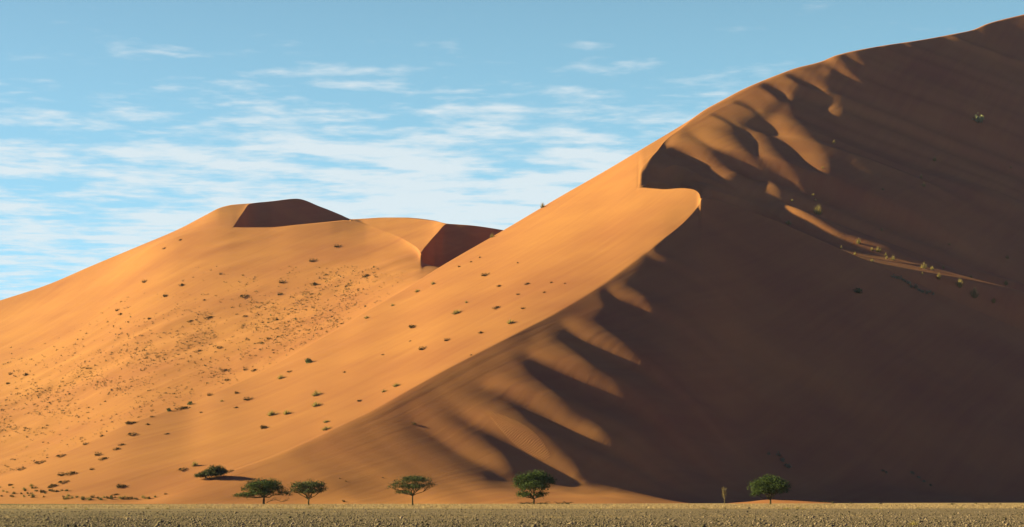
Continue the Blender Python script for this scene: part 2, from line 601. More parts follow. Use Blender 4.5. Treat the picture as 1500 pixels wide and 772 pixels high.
    def bowed(T):
        return T + 4 * bow[None] * T * (1 - T) * 0.5
    wk = 1 - sstep(420, 620, px)
    dAf, zAf = dA + (blur(dA, 70) - dA) * wk, zA + (blur(zA, 70) - zA) * wk
    D2, Z2 = rows(tE, dAf, zAf, dE, zE, bowed)
    q4 = ((1 - tE) ** 4)[:, None]
    D2 = D2 + (dA - dAf)[None] * q4
    Z2 = Z2 + (zA - zAf)[None] * q4
    X2 = D2 * u[None]
    fl = np.sin(np.pi * tE)[:, None]
    n2 = VN((X2 * 0.84 + D2 * 0.54) / 120, (D2 * 0.84 - X2 * 0.54) / 16) * 0.22
    Z2 = Z2 + n2 * fl * np.clip((dE - dA) / 100, 0, 1)[None]
    near = np.abs(px - 935) < 40
    wgt = (np.exp(-((px - 935) / 9.0) ** 2)[None] * (1 - sstep(0.90, 0.99, tE))[:, None])
    for arr in (X2, D2, Z2):
        for rr in range(1, nE):
            b_ = arr[rr].copy(); b_[near] = blur(arr[rr][near], 7)
            arr[rr] += (b_ - arr[rr]) * wgt[rr]
    idE = g.patch(X2, D2, Z2, first=idA[-1])
    PATCH["terrace"] = (px, X2, D2, Z2)
    # 3 upper flank B -> S
    nS = 60
    tS = np.linspace(0, 1, nS)

    def roll(T):
        return T
    D4, Z4 = rows(tS, dB, zB, dS, zS, roll)
    X4 = D4 * u[None]
    n4 = VN((X4 * 0.84 + D4 * 0.54) / 120, (D4 * 0.84 - X4 * 0.54) / 16) * 0.22
    Z4 = Z4 + n4 * (np.sin(np.pi * tS)[:, None]) * np.clip((dS - dB) / 100, 0, 1)[None]
    PATCH["flank"] = (px, np.concatenate([X2, X4]), np.concatenate([D2, D4]), np.concatenate([Z2, Z4]))
    firstB = np.full(px.shape, -1)
    firstB[left] = idE[-1][left]
    idS = g.patch(X4, D4, Z4, first=np.where(firstB >= 0, firstB, -1))
    # 4 behind
    tb = np.linspace(0, 1, 24)
    back = np.where(px < 740, 160.0, 420.0)
    back = 160 + 260 * sstep(640, 900, px)
    zback = np.minimum(zS - 0.42 * back, -3) * 0 + zS - 0.40 * back
    zback = np.maximum(zback, -8)
    zback = np.minimum(zback, zS - 4)
    D5, Z5 = rows(tb, dS, zS, dS + back, zback, lambda T: T ** 1.35)
    g.patch(D5 * u[None], D5, Z5, first=idS[-1])
    # 5 hollow, valley and the great shaded face (only right of the place where the crest folds)
    k = np.where(px > 935)[0]
    k = np.concatenate([[k[0] - 1], k])
    p = px[k]
    e_d, e_z, b_d, b_z = dE[k], zE[k], dB[k], zB[k]
    w = sstep(935, 1000, p)
    h_d = e_d + np.minimum(72.0, (b_d - e_d) * 0.45) * (1 - 0.90 * sstep(1090, 1230, p))
    h_z = e_z - 18.0 * sstep(935, 965, p) * (1 - 0.88 * sstep(1090, 1230, p))
    V_py = pchip([(935, 262), (980, 268), (1027, 275), (1100, 296), (1200, 351), (1300, 377), (1400, 402), (1500, 430), (1760, 505)])(p)
    v_d = e_d + np.minimum(125.0 - 92 * sstep(1090, 1240, p) + 80 * sstep(1260, 1520, p), (b_d - e_d) * 0.6)
    v_z = np.maximum(zof(V_py, v_d), h_z + 1)
    v_z = np.minimum(v_z, e_z + (b_z - e_z) * 0.5) * (1 - sstep(990, 1050, p)) + v_z * sstep(990, 1050, p)
    wf = sstep(935, 955, p)
    v_d = e_d + (blur(v_d, 14) - e_d) * wf
    v_z = e_z + (blur(v_z, 14) - e_z) * wf
    t1 = np.linspace(0, 1, 14)
    D6, Z6 = rows(t1, e_d, e_z, h_d, h_z, lambda T: T)
    i6 = g.patch(D6 * u[k][None], D6, Z6, first=idE[-1][k])
    t2 = np.linspace(0, 1, 40)
    D7, Z7 = rows(t2, h_d, h_z, v_d, v_z, lambda T: 0.6 * T + 0.4 * T * T)
    t3 = np.linspace(0, 1, 230)
    bds, bzs = blur(b_d, 22), blur(b_z, 22)
    bds, bzs = b_d + (bds - b_d) * wf, b_z + (bzs - b_z) * wf
    bB = (0.22 * sstep(945, 1000, p) * (1 - sstep(1130, 1290, p)) - 0.22 * sstep(1150, 1250, p))[None]
    D8, Z8 = rows(t3, v_d, v_z, bds, bzs, lambda T: T + bB * T * (1 - T))
    t5 = (t3 ** 5)[:, None]
    D8 = D8 + (b_d - bds)[None] * t5
    Z8 = Z8 + (b_z - bzs)[None] * t5
    PX8 = np.broadcast_to(p[None], D8.shape)
    PY8 = HOR - (Z8 - CAMZ) / D8 * F

    def great_z0(X, Y):
        q = 750 + F * X / Y
        k_ = np.clip((q - p[0]) / 1.8, 0, len(p) - 1.001)
        i = k_.astype(int); a = k_ - i
        lerp = lambda v: v[i] * (1 - a) + v[i + 1] * a
        v0, b0, z0, z1, bb = lerp(v_d), lerp(bds), lerp(v_z), lerp(bzs), lerp(bB[0])
        T = (Y - v0) / np.maximum(b0 - v0, 1)
        Tc = np.clip(T, 0, 1)
        h0, hz0 = lerp(h_d), lerp(h_z)
        T7 = np.clip((Y - h0) / np.maximum(v0 - h0, 1), 0, 1)
        zf = hz0 + (z0 - hz0) * (0.6 * T7 + 0.4 * T7 * T7)
        z = np.where(T > 0, z0 + (z1 - z0) * (Tc + bb * Tc * (1 - Tc)), zf)
        return z, (((T > 0) & (q > p[0])) | ((Y > h0) & (q > 1120))) & (T < 1)

    def great_light(q, r):
        cr = r - B_py(np.maximum(q, 936))
        back = np.interp(q, [936, 960, 1000, 1060, 1120, 1160, 1210, 1280, 1340], [.0, .12, .17, .18, .18, .14, .09, .0, 0])
        reach = np.interp(q, [940, 980, 1040, 1100, 1160, 1240, 1320], [8, 24, 40, 46, 26, 14, 7])
        back = back * (1 - sstep(reach * 0.6, reach * 1.6, cr))
        hole = np.exp(-((q - 1110) / 16) ** 2 - ((r - 182) / 10) ** 2)
        L = spur_light(q, r, SPUR_B, back) * (1 - sstep(0.3, 0.7, hole))
        sc = np.interp(q, [1140, 1190, 1240, 1300, 1400, 1490, 1560], [318, 343, 365, 385, 411, 436, 458])
        hw = np.interp(q, [1140, 1190, 1250, 1350, 1500], [5, 8, 14, 22, 20])
        amp = np.interp(q, [1140, 1160, 1220, 1300, 1400, 1470, 1540], [0, .035, .05, .07, .08, .06, 0])
        st = amp * (1 - sstep(0.7, 1.3, np.abs(r - sc) / hw))
        L = np.maximum(L, st)
        return L, sstep(1100, 1140, q) * sstep(-38, -22, r - sc) * (1 - sstep(0.004, 0.012, st))
    relief8 = spur_relief(great_z0, great_light, (-360, 160), (1020, 1760), 1.4, 40.0)
    Z8 = Z8 + relief8(D8 * u[k][None], D8) * np.maximum(np.minimum(1, t3[:, None] * 7), sstep(1120, 1160, p)[None]) * sstep(935, 945, p)[None]
    f8 = np.minimum(1, (1 - t3)[:, None] * 8) * np.minimum(1, t3[:, None] * 8) * sstep(990, 1100, p)[None]
    q2 = PX8 * 0.86 - PY8 * 0.2
    Z8 = Z8 + f8 * (VN(q2 / 120 + 31, (PY8 * 0.9 - PX8 * 0.35) / 46) * 2.2 + VN2(q2 / 60, (PY8 * 0.9 - PX8 * 0.35) / 20) * 0.6)
    Z7 = Z7 + relief8(D7 * u[k][None], D7) * sstep(0, 0.35, t2)[:, None] * sstep(1120, 1160, p)[None]
    i7 = g.patch(D7 * u[k][None], D7, Z7, first=i6[-1])
    g.patch(D8 * u[k][None], D8, Z8, first=i7[-1], last=idS[0][k])
    PATCH["great"] = (p, np.concatenate([D7, D8]) * u[k][None], np.concatenate([D7, D8]), np.concatenate([Z7, Z8]))
    ob = bpy.data.objects.new("near_dune", g.mesh("near_dune"))
    ob.data.materials.append(MAT_SAND)
    link(ob)
    tag(ob, kind="structure")
    return ob


near_dune = build_near_dune()

# --- far dune lines
FS_py = pchip([(-260, 515), (0, 440), (67, 418), (135, 389), (202, 361), (263, 335), (303, 314), (323, 304), (340, 300), (365, 298),
               (400, 294.5), (434, 291), (470, 303), (500, 315), (514, 321), (565, 318.6), (591, 318.6), (633, 322.5), (655, 327.5), (689, 330),
               (737, 337), (860, 365)])
FS_d = pchip([(-260, 1750), (0, 1710), (200, 1690), (300, 1705), (340, 1750), (365, 1766), (434, 1826), (500, 1848), (514, 1848), (520, 1630), (560, 1606), (600, 1574), (617, 1551), (633, 1522), (655, 1470), (689, 1484), (737, 1524), (860, 1620)])
FE_py = pchip([(-260, 540), (0, 469), (135, 410), (263, 346), (342, 333), (390, 333), (438, 329), (500, 323), (514, 321.5), (540, 330), (570, 341), (600, 356),
               (617, 372), (619, 381), (624, 387), (643, 392), (700, 405), (860, 440)])
FE_d = pchip([(-260, 1690), (0, 1640), (263, 1600), (342, 1590), (430, 1572), (480, 1578), (514, 1594), (525, 1596), (540, 1565), (570, 1499), (600, 1414), (617, 1346), (643, 1330), (860, 1305)])
FB_py = pchip([(342, 333), (348, 323), (356, 311), (365, 299), (400, 294.7), (434, 291.2), (470, 303.2), (500, 315.2), (514, 321.5)])
FB_d = pchip([(342, 1590), (348, 1636), (356, 1692), (365, 1752), (400, 1786), (434, 1820), (470, 1836), (514, 1842)])
FB2_py = pchip([(617, 372), (620, 366), (624, 361), (640, 342), (655, 328), (689, 330.4), (737, 337.4), (860, 365.4)])
FB2_d = pchip([(617, 1346), (624, 1374), (640, 1428), (655, 1466), (689, 1478), (737, 1518), (860, 1614)])
FC_py = pchip([(-260, 745), (-150, 733), (0, 703), (100, 668), (200, 624), (300, 592), (400, 547), (500, 492), (643, 402), (737, 350), (860, 300)])
FC_d = pchip([(-260, 850), (0, 900), (300, 1000), (500, 1080), (600, 1140), (737, 1225), (860, 1300)])


def build_far_dune():
    g = Grid()
    px = np.arange(-260, 860, 1.8)
    u = (px - 750.0) / F
    pyS, dS, pyE, dE, pyC, dC = (f(px) for f in (FS_py, FS_d, FE_py, FE_d, FC_py, FC_d))
    dC = np.minimum(dC, dE - 120)
    zS, zE, zC = zof(pyS, dS), zof(pyE, dE), zof(pyC, dC)
    zC = np.minimum(zC, zE - 0.16 * (dE - dC))
    dC = blur(dC, 30)
    zE, zS, zC = zof(pyE, dE), zof(pyS, dS), blur(zC, 30)
    i1 = (px >= 342) & (px <= 514)
    i2 = px >= 617
    dB, zB = dE.copy(), zE.copy()
    dB[i1] += (FB_d(px) - FE_d(px))[i1]; zB[i1] = zof(FB_py(px[i1]), dB[i1])
    dB[i2] += (FB2_d(px) - FE_d(px))[i2]; zB[i2] = zof(FB2_py(px[i2]), dB[i2])
    # beside the scoop the slope runs on evenly up to the skyline
    even = (px > 525) & (px < 655)
    dn = (0.31 * dS - zS + CAMZ) / (0.31 - np.where(px < 617, elev(pyE), elev(FB2_py(px))))
    wn = sstep(525, 560, px) * (1 - sstep(640, 655, px))
    dB = np.where(even, dB + (dn - dB) * wn, dB)
    zB = np.where(even, np.where(px < 617, zof(pyE, dB), zof(FB2_py(px), dB)), zB)
    dE = np.where(even & (px < 617), dB, dE)
    zE = np.where(even & (px < 617), zB, zE)
    dS = np.maximum(dS, dB + 1)
    zS = np.maximum(zS, CAMZ + (zB - CAMZ) / dB * dS)
    # apron in front of the visible contact, under the near dune
    d0 = np.maximum(dC - 330, 560)
    z0 = np.minimum(zC - 0.16 * (dC - d0), -1.0)
    z0 = np.where(px < 60, np.minimum(z0, -0.6), z0)
    tt = np.linspace(0, 1, 30)
    Da, Za = rows(tt, d0, z0, dC, zC, lambda T: 0.5 * T + 0.5 * T * T)
    ia = g.patch(Da * u[None], Da, Za)
    t = np.linspace(0, 1, 190)
    dEs, zEs = blur(dE, 50), blur(zE, 50)
    Df, Zf = rows(t, dC, zC, dEs, zEs, lambda T: 0.82 * T + 0.18 * T * T)
    t4 = (t ** 5)[:, None]
    Df = Df + (dE - dEs)[None] * t4
    Zf = Zf + (zE - zEs)[None] * t4
    Xf = Df * u[None]
    fd = np.sin(np.pi * t)[:, None] ** 0.5
    n = (VN((Xf * 0.8 + Df * 0.6) / 260, (Df * 0.8 - Xf * 0.6) / 60) * 0.5 + VN2((Xf * 0.8 + Df * 0.6) / 90, (Df * 0.8 - Xf * 0.6) / 20) * 0.6)
    rough = (VN(Xf / 22, Df / 30) * 0.45 + VN2(Xf / 9, Df / 14) * 0.3) * (1 - sstep(0.35, 0.75, t))[:, None]
    Zf = Zf + (n + rough) * fd
    near = np.abs(px - 520) < 70
    wgt = np.exp(-((px - 520) / 20.0) ** 4)
    for rr in range(20, len(t)):
        for arr in (Df, Zf):
            b_ = arr[rr].copy(); b_[near] = blur(arr[rr][near], 13)
            arr[rr] += (b_ - arr[rr]) * wgt
    Xf = Df * u[None]
    ie = g.patch(Xf, Df, Zf, first=ia[-1])
    PATCH["far"] = (px, np.concatenate([Da * u[None], Xf]), np.concatenate([Da, Df]), np.concatenate([Za, Zf]))
    ts = np.linspace(0, 1, 26)
    Ds, Zs = rows(ts, dB, zB, dS, zS, lambda T: T)
    same = ~(i1 | i2)
    first = np.where(same, ie[-1], -1)
    isd = g.patch(Ds * u[None], Ds, Zs, first=first)
    tb = np.linspace(0, 1, 14)
    Db, Zb = rows(tb, dS, zS, dS + 450, np.maximum(zS - 190, -8), lambda T: T ** 1.4)
    g.patch(Db * u[None], Db, Zb, first=isd[-1])
    for mask in (i1, i2):
        k = np.where(mask)[0]
        k = np.concatenate([[k[0] - 1], k])
        if k[-1] < len(px) - 1: k = np.concatenate([k, [k[-1] + 1]])
        ed, ez, bd, bz = dE[k], zE[k], dB[k], zB[k]
        hd = ed + np.minimum(25, (bd - ed) * 0.3)
        sl = 0.70 if mask is i1 else 0.40
        hz = np.minimum(bz - sl * (bd - hd), ez - np.minimum(5, (bd - ed) * 0.1))
        t1 = np.linspace(0, 1, 8)
        D1, Z1 = rows(t1, ed, ez, hd, hz, lambda T: T)
        j1 = g.patch(D1 * u[k][None], D1, Z1, first=ie[-1][k])
        t2 = np.linspace(0, 1, 60)
        D2, Z2 = rows(t2, hd, hz, bd, bz, lambda T: T)
        X2 = D2 * u[k][None]
        Z2 = Z2 + (VN(X2 / 60, D2 / 9) * 0.6) * np.sin(np.pi * t2)[:, None]
        g.patch(X2, D2, Z2, first=j1[-1], last=isd[0][k])
    ob = bpy.data.objects.new("far_dune", g.mesh("far_dune"))
    ob.data.materials.append(MAT_SAND)
    link(ob)
    tag(ob, kind="structure")
    return ob


far_dune = build_far_dune()


# ------------------------------------------------------------------ the plain
def ground_z(x, y):
    return VN(np.asarray(x) / 40, np.asarray(y) / 40) * 0.06


def build_ground():
    m, nt, N, L = new_mat("plain_ground")
    out = N("ShaderNodeOutputMaterial")
    bs = N("ShaderNodeBsdfPrincipled")
    bs.inputs["Roughness"].default_value = 0.95
    bs.inputs["Specular IOR Level"].default_value = 0.05
    L(bs.outputs[0], out.inputs[0])
    tc = N("ShaderNodeTexCoord")

    def noise(scale, detail, scl=(1, 1, 1)):
        mp = N("ShaderNodeMapping"); mp.inputs["Scale"].default_value = scl
        L(tc.outputs["Object"], mp.inputs[0])
        n = N("ShaderNodeTexNoise"); n.inputs["Scale"].default_value = scale; n.inputs["Detail"].default_value = detail
        L(mp.outputs[0], n.inputs["Vector"])
        return n.outputs["Fac"]
    streak = noise(0.05, 4, (0.12, 1.0, 1.0))
    fine = noise(2.2, 5)
    a = N("ShaderNodeMath"); a.operation = 'MULTIPLY_ADD'
    L(fine, a.inputs[0]); a.inputs[1].default_value = 0.6
    b = N("ShaderNodeMath"); b.operation = 'MULTIPLY'; L(streak, b.inputs[0]); b.inputs[1].default_value = 0.5
    L(b.outputs[0], a.inputs[2])
    ramp = N("ShaderNodeValToRGB")
    ramp.color_ramp.elements[0].position = 0.36
    ramp.color_ramp.elements[0].color = (0.068, 0.045, 0.040, 1)
    ramp.color_ramp.elements[1].position = 0.72
    ramp.color_ramp.elements[1].color = (0.155, 0.098, 0.098, 1)
    L(a.outputs[0], ramp.inputs[0])
    # beyond the stony ground the plain is pale sandy silt
    sep = N("ShaderNodeSeparateXYZ"); L(tc.outputs["Object"], sep.inputs[0])
    mr = N("ShaderNodeMapRange"); mr.interpolation_type = 'SMOOTHSTEP'
    mr.inputs["From Min"].default_value = 270; mr.inputs["From Max"].default_value = 320
    L(sep.outputs["Y"], mr.inputs["Value"])
    mx = N("ShaderNodeMix"); mx.data_type = 'RGBA'
    L(mr.outputs[0], mx.inputs["Factor"])
    L(ramp.outputs[0], mx.inputs["A"])
    mx.inputs["B"].default_value = (0.22, 0.133, 0.105, 1)
    # a fan of dark gravel lies at the foot of the dunes towards the left
    vd = N("ShaderNodeVectorMath"); vd.operation = 'SUBTRACT'
    L(tc.outputs["Object"], vd.inputs[0]); vd.inputs[1].default_value = (-190, 520, 0)
    vs = N("ShaderNodeVectorMath"); vs.operation = 'MULTIPLY'
    L(vd.outputs[0], vs.inputs[0]); vs.inputs[1].default_value = (1 / 95.0, 1 / 95.0, 0)
    vl = N("ShaderNodeVectorMath"); vl.operation = 'LENGTH'; L(vs.outputs[0], vl.inputs[0])
    mr2 = N("ShaderNodeMapRange"); mr2.interpolation_type = 'SMOOTHSTEP'
    mr2.inputs["From Min"].default_value = 1.0; mr2.inputs["From Max"].default_value = 0.75
    L(vl.outputs["Value"], mr2.inputs["Value"])
    mx2 = N("ShaderNodeMix"); mx2.data_type = 'RGBA'
    L(mr2.outputs[0], mx2.inputs["Factor"])
    L(mx.outputs["Result"], mx2.inputs["A"])
    mx2.inputs["B"].default_value = (0.062, 0.052, 0.042, 1)
    L(mx2.outputs["Result"], bs.inputs["Base Color"])
    bump = N("ShaderNodeBump"); bump.inputs["Strength"].default_value = 0.6; bump.inputs["Distance"].default_value = 0.08
    L(fine, bump.inputs["Height"]); L(bump.outputs[0], bs.inputs["Normal"])
    xs = np.concatenate([np.linspace(-9000, -500, 12), np.linspace(-450, 450, 91), np.linspace(500, 9000, 12)])
    ys = np.concatenate([np.linspace(-300, 60, 8), np.linspace(70, 700, 160), np.linspace(720, 2000, 20), np.linspace(2500, 14000, 14)])
    X, Y = np.meshgrid(xs, ys)
    g = Grid()
    g.patch(X, Y, ground_z(X, Y))
    ob = bpy.data.objects.new("ground", g.mesh("ground"))
    ob.data.materials.append(m)
    link(ob)
    tag(ob, kind="structure")
    return ob


ground = build_ground()


def simple_mat(name, col, rough=0.85, trans=0.0, attr=None, col2=None, spec=0.1):
    """Plain procedural colour, varied by a noise and, if asked, by a per-piece tone attribute."""
    m, nt, N, L = new_mat(name)
    out = N("ShaderNodeOutputMaterial")
    bs = N("ShaderNodeBsdfPrincipled")
    bs.inputs["Roughness"].default_value = rough
    bs.inputs["Specular IOR Level"].default_value = spec
    mx = N("ShaderNodeMix"); mx.data_type = 'RGBA'
    mx.inputs["A"].default_value = (*col, 1)
    mx.inputs["B"].default_value = (*(col2 or tuple(c * 1.5 for c in col)), 1)
    if attr:
        at = N("ShaderNodeAttribute"); at.attribute_name = attr
        L(at.outputs["Fac"], mx.inputs["Factor"])
    else:
        tc = N("ShaderNodeTexCoord")
        n = N("ShaderNodeTexNoise"); n.inputs["Scale"].default_value = 2.0; n.inputs["Detail"].default_value = 3
        L(tc.outputs["Object"], n.inputs["Vector"])
        L(n.outputs["Fac"], mx.inputs["Factor"])
    L(mx.outputs["Result"], bs.inputs["Base Color"])
    if trans > 0:
        tr = N("ShaderNodeBsdfTranslucent")
        L(mx.outputs["Result"], tr.inputs["Color"])
        ms = N("ShaderNodeMixShader"); ms.inputs[0].default_value = trans
        L(bs.outputs[0], ms.inputs[1]); L(tr.outputs[0], ms.inputs[2])
        L(ms.outputs[0], out.inputs[0])
    else:
        L(bs.outputs[0], out.inputs[0])
    return m


def set_tone(me, tone):
    at = me.attributes.new("tone", 'FLOAT', 'POINT')
    at.data.foreach_set("value", np.ascontiguousarray(tone, np.float32))


M_STONE = simple_mat("stone", (0.030, 0.022, 0.019), attr="tone", col2=(0.228, 0.146, 0.158))
M_STRAW = simple_mat("dry_grass", (0.15, 0.094, 0.076), attr="tone", col2=(0.36, 0.234, 0.190), trans=0.3)
M_BARK = simple_mat("bark", (0.030, 0.020, 0.014), col2=(0.07, 0.048, 0.032))
M_TWIG = simple_mat("dead_twig", (0.10, 0.066, 0.046), col2=(0.22, 0.15, 0.105))
M_LEAF = simple_mat("acacia_leaf", (0.011, 0.019, 0.009), attr="tone", col2=(0.066, 0.080, 0.036), trans=0.12)
M_LEAF_GREY = simple_mat("dusty_leaf", (0.019, 0.022, 0.014), attr="tone", col2=(0.090, 0.092, 0.058), trans=0.12)
M_SHRUB = simple_mat("desert_shrub", (0.036, 0.025, 0.018), attr="tone", col2=(0.12, 0.082, 0.052), trans=0.15)
M_SHRUB_PALE = simple_mat("straw_shrub", (0.11, 0.074, 0.038), attr="tone", col2=(0.33, 0.235, 0.125), trans=0.3)
M_SHRUB_GREEN = simple_mat("green_shrub", (0.040, 0.044, 0.026), attr="tone", col2=(0.12, 0.118, 0.072), trans=0.15)

OCT_V = np.array([(1, 0, 0), (0, 1, 0), (-1, 0, 0), (0, -1, 0), (0, 0, 1), (0, 0, -1)], float)
OCT_F = np.array([(0, 1, 4), (1, 2, 4), (2, 3, 4), (3, 0, 4), (1, 0, 5), (2, 1, 5), (3, 2, 5), (0, 3, 5)])


def build_stones(n=64000):
    r = RNG
    py = 731 + 13.6 + (r.random(n) ** 0.85) * 32.0
    px = r.uniform(-80, 1580, n)
    d = CAMZ * F / (py - HOR)
    x = (px - 750) / F * d
    # bare lanes where wind-blown silt and grass cover the stones
    lane = VN2(x / 60, d / 9 + 5)
    keep = (lane > -0.42) | (r.random(n) < 0.25)
    x, d = x[keep], d[keep]; n = len(x)
    size = np.exp(r.normal(math.log(0.040), 0.45, n)) * (0.75 + d / 420)
    v = OCT_V[None] * r.uniform(0.6, 1.2, (n, 6, 1))
    v = v * np.stack([r.uniform(0.8, 1.5, n), r.uniform(0.8, 1.4, n), r.uniform(0.5, 0.95, n)], 1)[:, None]
    a = r.uniform(0, 6.28, n)
    ca, sa = np.cos(a)[:, None], np.sin(a)[:, None]
    vx = v[..., 0] * ca - v[..., 1] * sa; vy = v[..., 0] * sa + v[..., 1] * ca
    v = np.stack([vx, vy, v[..., 2]], -1) * size[:, None, None]
    v += np.stack([x, d, ground_z(x, d) + size * 0.25], 1)[:, None]
    f = (OCT_F[None] + (np.arange(n) * 6)[:, None, None]).reshape(-1, 3)
    me = np_mesh("gravel", v.reshape(-1, 3), f, smooth=False)
    set_tone(me, np.repeat(np.clip(r.beta(1.3, 2.6, n) + (r.random(n) < 0.03) * 0.6, 0, 1), 6))
    me.materials.append(M_STONE)
    ob = link(bpy.data.objects.new("gravel", me))
    tag(ob, "loose brown and grey stones strewn over the foreground plain", "gravel", kind="stuff")


build_stones()


def blades(cx, cy, cz, height, spread, nb, width, rng):
    """Grass blades as thin triangles standing round each centre; arrays of equal length."""
    n = len(cx)
    c = np.repeat(np.stack([cx, cy, cz], 1), nb, 0)
    hh = np.repeat(height, nb) * rng.uniform(0.55, 1.15, n * nb)
    sp = np.repeat(spread, nb)
    a = rng.uniform(0, 6.283, n * nb)
    rr = rng.random(n * nb) ** 0.6
    base = c + np.stack([np.cos(a) * rr * sp * 0.45, np.sin(a) * rr * sp * 0.45, np.full(n * nb, -0.03)], 1)
    tip = c + np.stack([np.cos(a) * rr * sp, np.sin(a) * rr * sp, hh * (1 - 0.35 * rr)], 1)
    b = rng.uniform(0, 6.283, n * nb)
    w = np.repeat(width, nb) * rng.uniform(0.6, 1.3, n * nb)
    side = np.stack([np.cos(b) * w, np.sin(b) * w, np.zeros(n * nb)], 1)
    v = np.stack([base - side, base + side, tip], 1).reshape(-1, 3)
    f = np.arange(len(v)).reshape(-1, 3)
    return v, f


def build_grass():
    r = RNG
    n = 15000
    py = 731 + 7.6 + r.random(n) * 7.2
    px = r.uniform(-80, 1580, n)
    d = CAMZ * F / (py - HOR)
    n2 = 2600                                   # thin lanes among the stones
    py2 = np.concatenate([r.normal(757, 0.8, n2 // 2), r.normal(749.5, 0.7, n2 - n2 // 2)])
    px2 = r.uniform(-80, 1580, n2)
    k2 = VN2(px2 / 90 + 40, py2 / 6) > -0.1
    px = np.concatenate([px, px2[k2]]); d = np.concatenate([d, CAMZ * F / (py2[k2] - HOR)])
    x = (px - 750) / F * d
    far = x * 0 + (d > 300)
    keep = (VN(x / 14, d / 22 + 9) > -0.35) | (r.random(len(x)) < 0.35)
    # the gravel fan on the left carries little grass
    keep &= ~((np.hypot(x + 190, d - 520) < 88) & (r.random(len(x)) < 0.9))
    x, d, far = x[keep], d[keep], far[keep]
    h = (0.16 + 0.20 * far) * r.uniform(0.6, 1.5, len(x))
    v, f = blades(x, d, ground_z(x, d), h, h * r.uniform(0.5, 1.1, len(x)), 6, 0.018 + 0.035 * far, r)
    me = np_mesh("dry_grass", v, f, smooth=False)
    tone = np.repeat(np.clip(r.beta(2, 1.6, len(x)), 0, 1), 18)
    set_tone(me, tone)
    me.materials.append(M_STRAW)
    ob = link(bpy.data.objects.new("dry_grass", me))
    tag(ob, "band of low straw coloured grass between the stones and the dune foot", "grass", kind="stuff")


build_grass()


# ------------------------------------------------------------------ finding a spot on a dune
def spot(patch, px, py):
    pxs, X, Y, Z = PATCH[patch]
    i = int(round((px - pxs[0]) / 1.8)); i = min(max(i, 1), len(pxs) - 2)
    PY = HOR - (Z[:, i] - CAMZ) / Y[:, i] * F
    j = int(np.argmin(np.abs(PY - py))); j = min(max(j, 1), Z.shape[0] - 2)
    du = Vector((X[j, i + 1] - X[j, i - 1], Y[j, i + 1] - Y[j, i - 1], Z[j, i + 1] - Z[j, i - 1]))
    dv = Vector((X[j + 1, i] - X[j - 1, i], Y[j + 1, i] - Y[j - 1, i], Z[j + 1, i] - Z[j - 1, i]))
    n = du.cross(dv)
    if n.z < 0: n = -n
    n = n.normalized() if n.length > 1e-9 else Vector((0, 0, 1))
    return Vector((X[j, i], Y[j, i], Z[j, i])), n


# ------------------------------------------------------------------ shrub shapes (unit width, base at 0)
def shrub_mesh(name, kind, seed, n):
    r = np.random.default_rng(seed)
    V, Fc, T = [], [], []
    k = 0
    lob = [(r.uniform(-0.25, 0.25), r.uniform(-0.25, 0.25), r.uniform(0.22, 0.36)) for _ in range(4)]
    for i in range(n):
        if kind == "grass":
            a, rr = r.uniform(0, 6.28), r.random() ** 0.7
            b0 = np.array([math.cos(a) * rr * 0.24, math.sin(a) * rr * 0.24, -0.06])
            tip = np.array([math.cos(a) * rr * 0.55 + r.normal(0, 0.05), math.sin(a) * rr * 0.55 + r.normal(0, 0.05), (0.62 - 0.34 * rr) * r.uniform(0.6, 1.2)])
            w = 0.030
            b = r.uniform(0, 6.28)
            sd = np.array([math.cos(b) * w, math.sin(b) * w, 0])
            tri = [b0 - sd, b0 + sd, tip]
            tone = r.beta(2, 2)
        else:
            lx, ly, lr = lob[r.integers(4)]
            a, z = r.uniform(0, 6.28), r.random()
            q = (0.35 + 0.65 * r.random() ** 0.5) * lr
            c = np.array([lx + math.cos(a) * q * math.sqrt(1 - z * z * 0.9), ly + math.sin(a) * q * math.sqrt(1 - z * z * 0.9), z * q * 1.45])
            sz = r.uniform(0.04, 0.085)
            tri = [c + r.normal(0, 1, 3) * sz for _ in range(3)]
            tone = r.beta(1.5, 2)
        V += [t for t in tri]; Fc.append((k, k + 1, k + 2)); T += [tone] * 3; k += 3
    if kind != "grass":                       # a few woody stems
        for i in range(7):
            a = r.uniform(0, 6.28); w = 0.018
            tip = np.array([math.cos(a) * 0.3, math.sin(a) * 0.3, r.uniform(0.2, 0.42)])
            V += [np.array([-w, 0, -0.08]), np.array([w, 0, -0.08]), tip]
            Fc.append((k, k + 1, k + 2)); T += [0.1] * 3; k += 3
    me = np_mesh(name, np.array(V), np.array(Fc), smooth=False)
    set_tone(me, np.array(T))
    return me


def variants(name, kind, mat, n, count, seed):
    out = []
    for i in range(count):
        me = shrub_mesh(name, kind, seed + i, n)
        me.materials.append(mat)
        out.append(me)
    return out


V_GRASS = variants("grass_tuft", "grass", M_SHRUB_PALE, 110, 5, 100)
V_DARK = variants("dark_shrub", "bush", M_SHRUB, 130, 5, 200)
V_GREEN = variants("green_shrub", "bush", M_SHRUB_GREEN, 170, 4, 300)
M_FAINT = simple_mat("grey_shrub", (0.09, 0.085, 0.065), attr="tone", col2=(0.22, 0.20, 0.15), trans=0.2)
V_FAINT = variants("grey_shrub", "bush", M_FAINT, 110, 4, 500)
V_DOT = variants("small_shrub", "bush", M_SHRUB, 42, 6, 400)


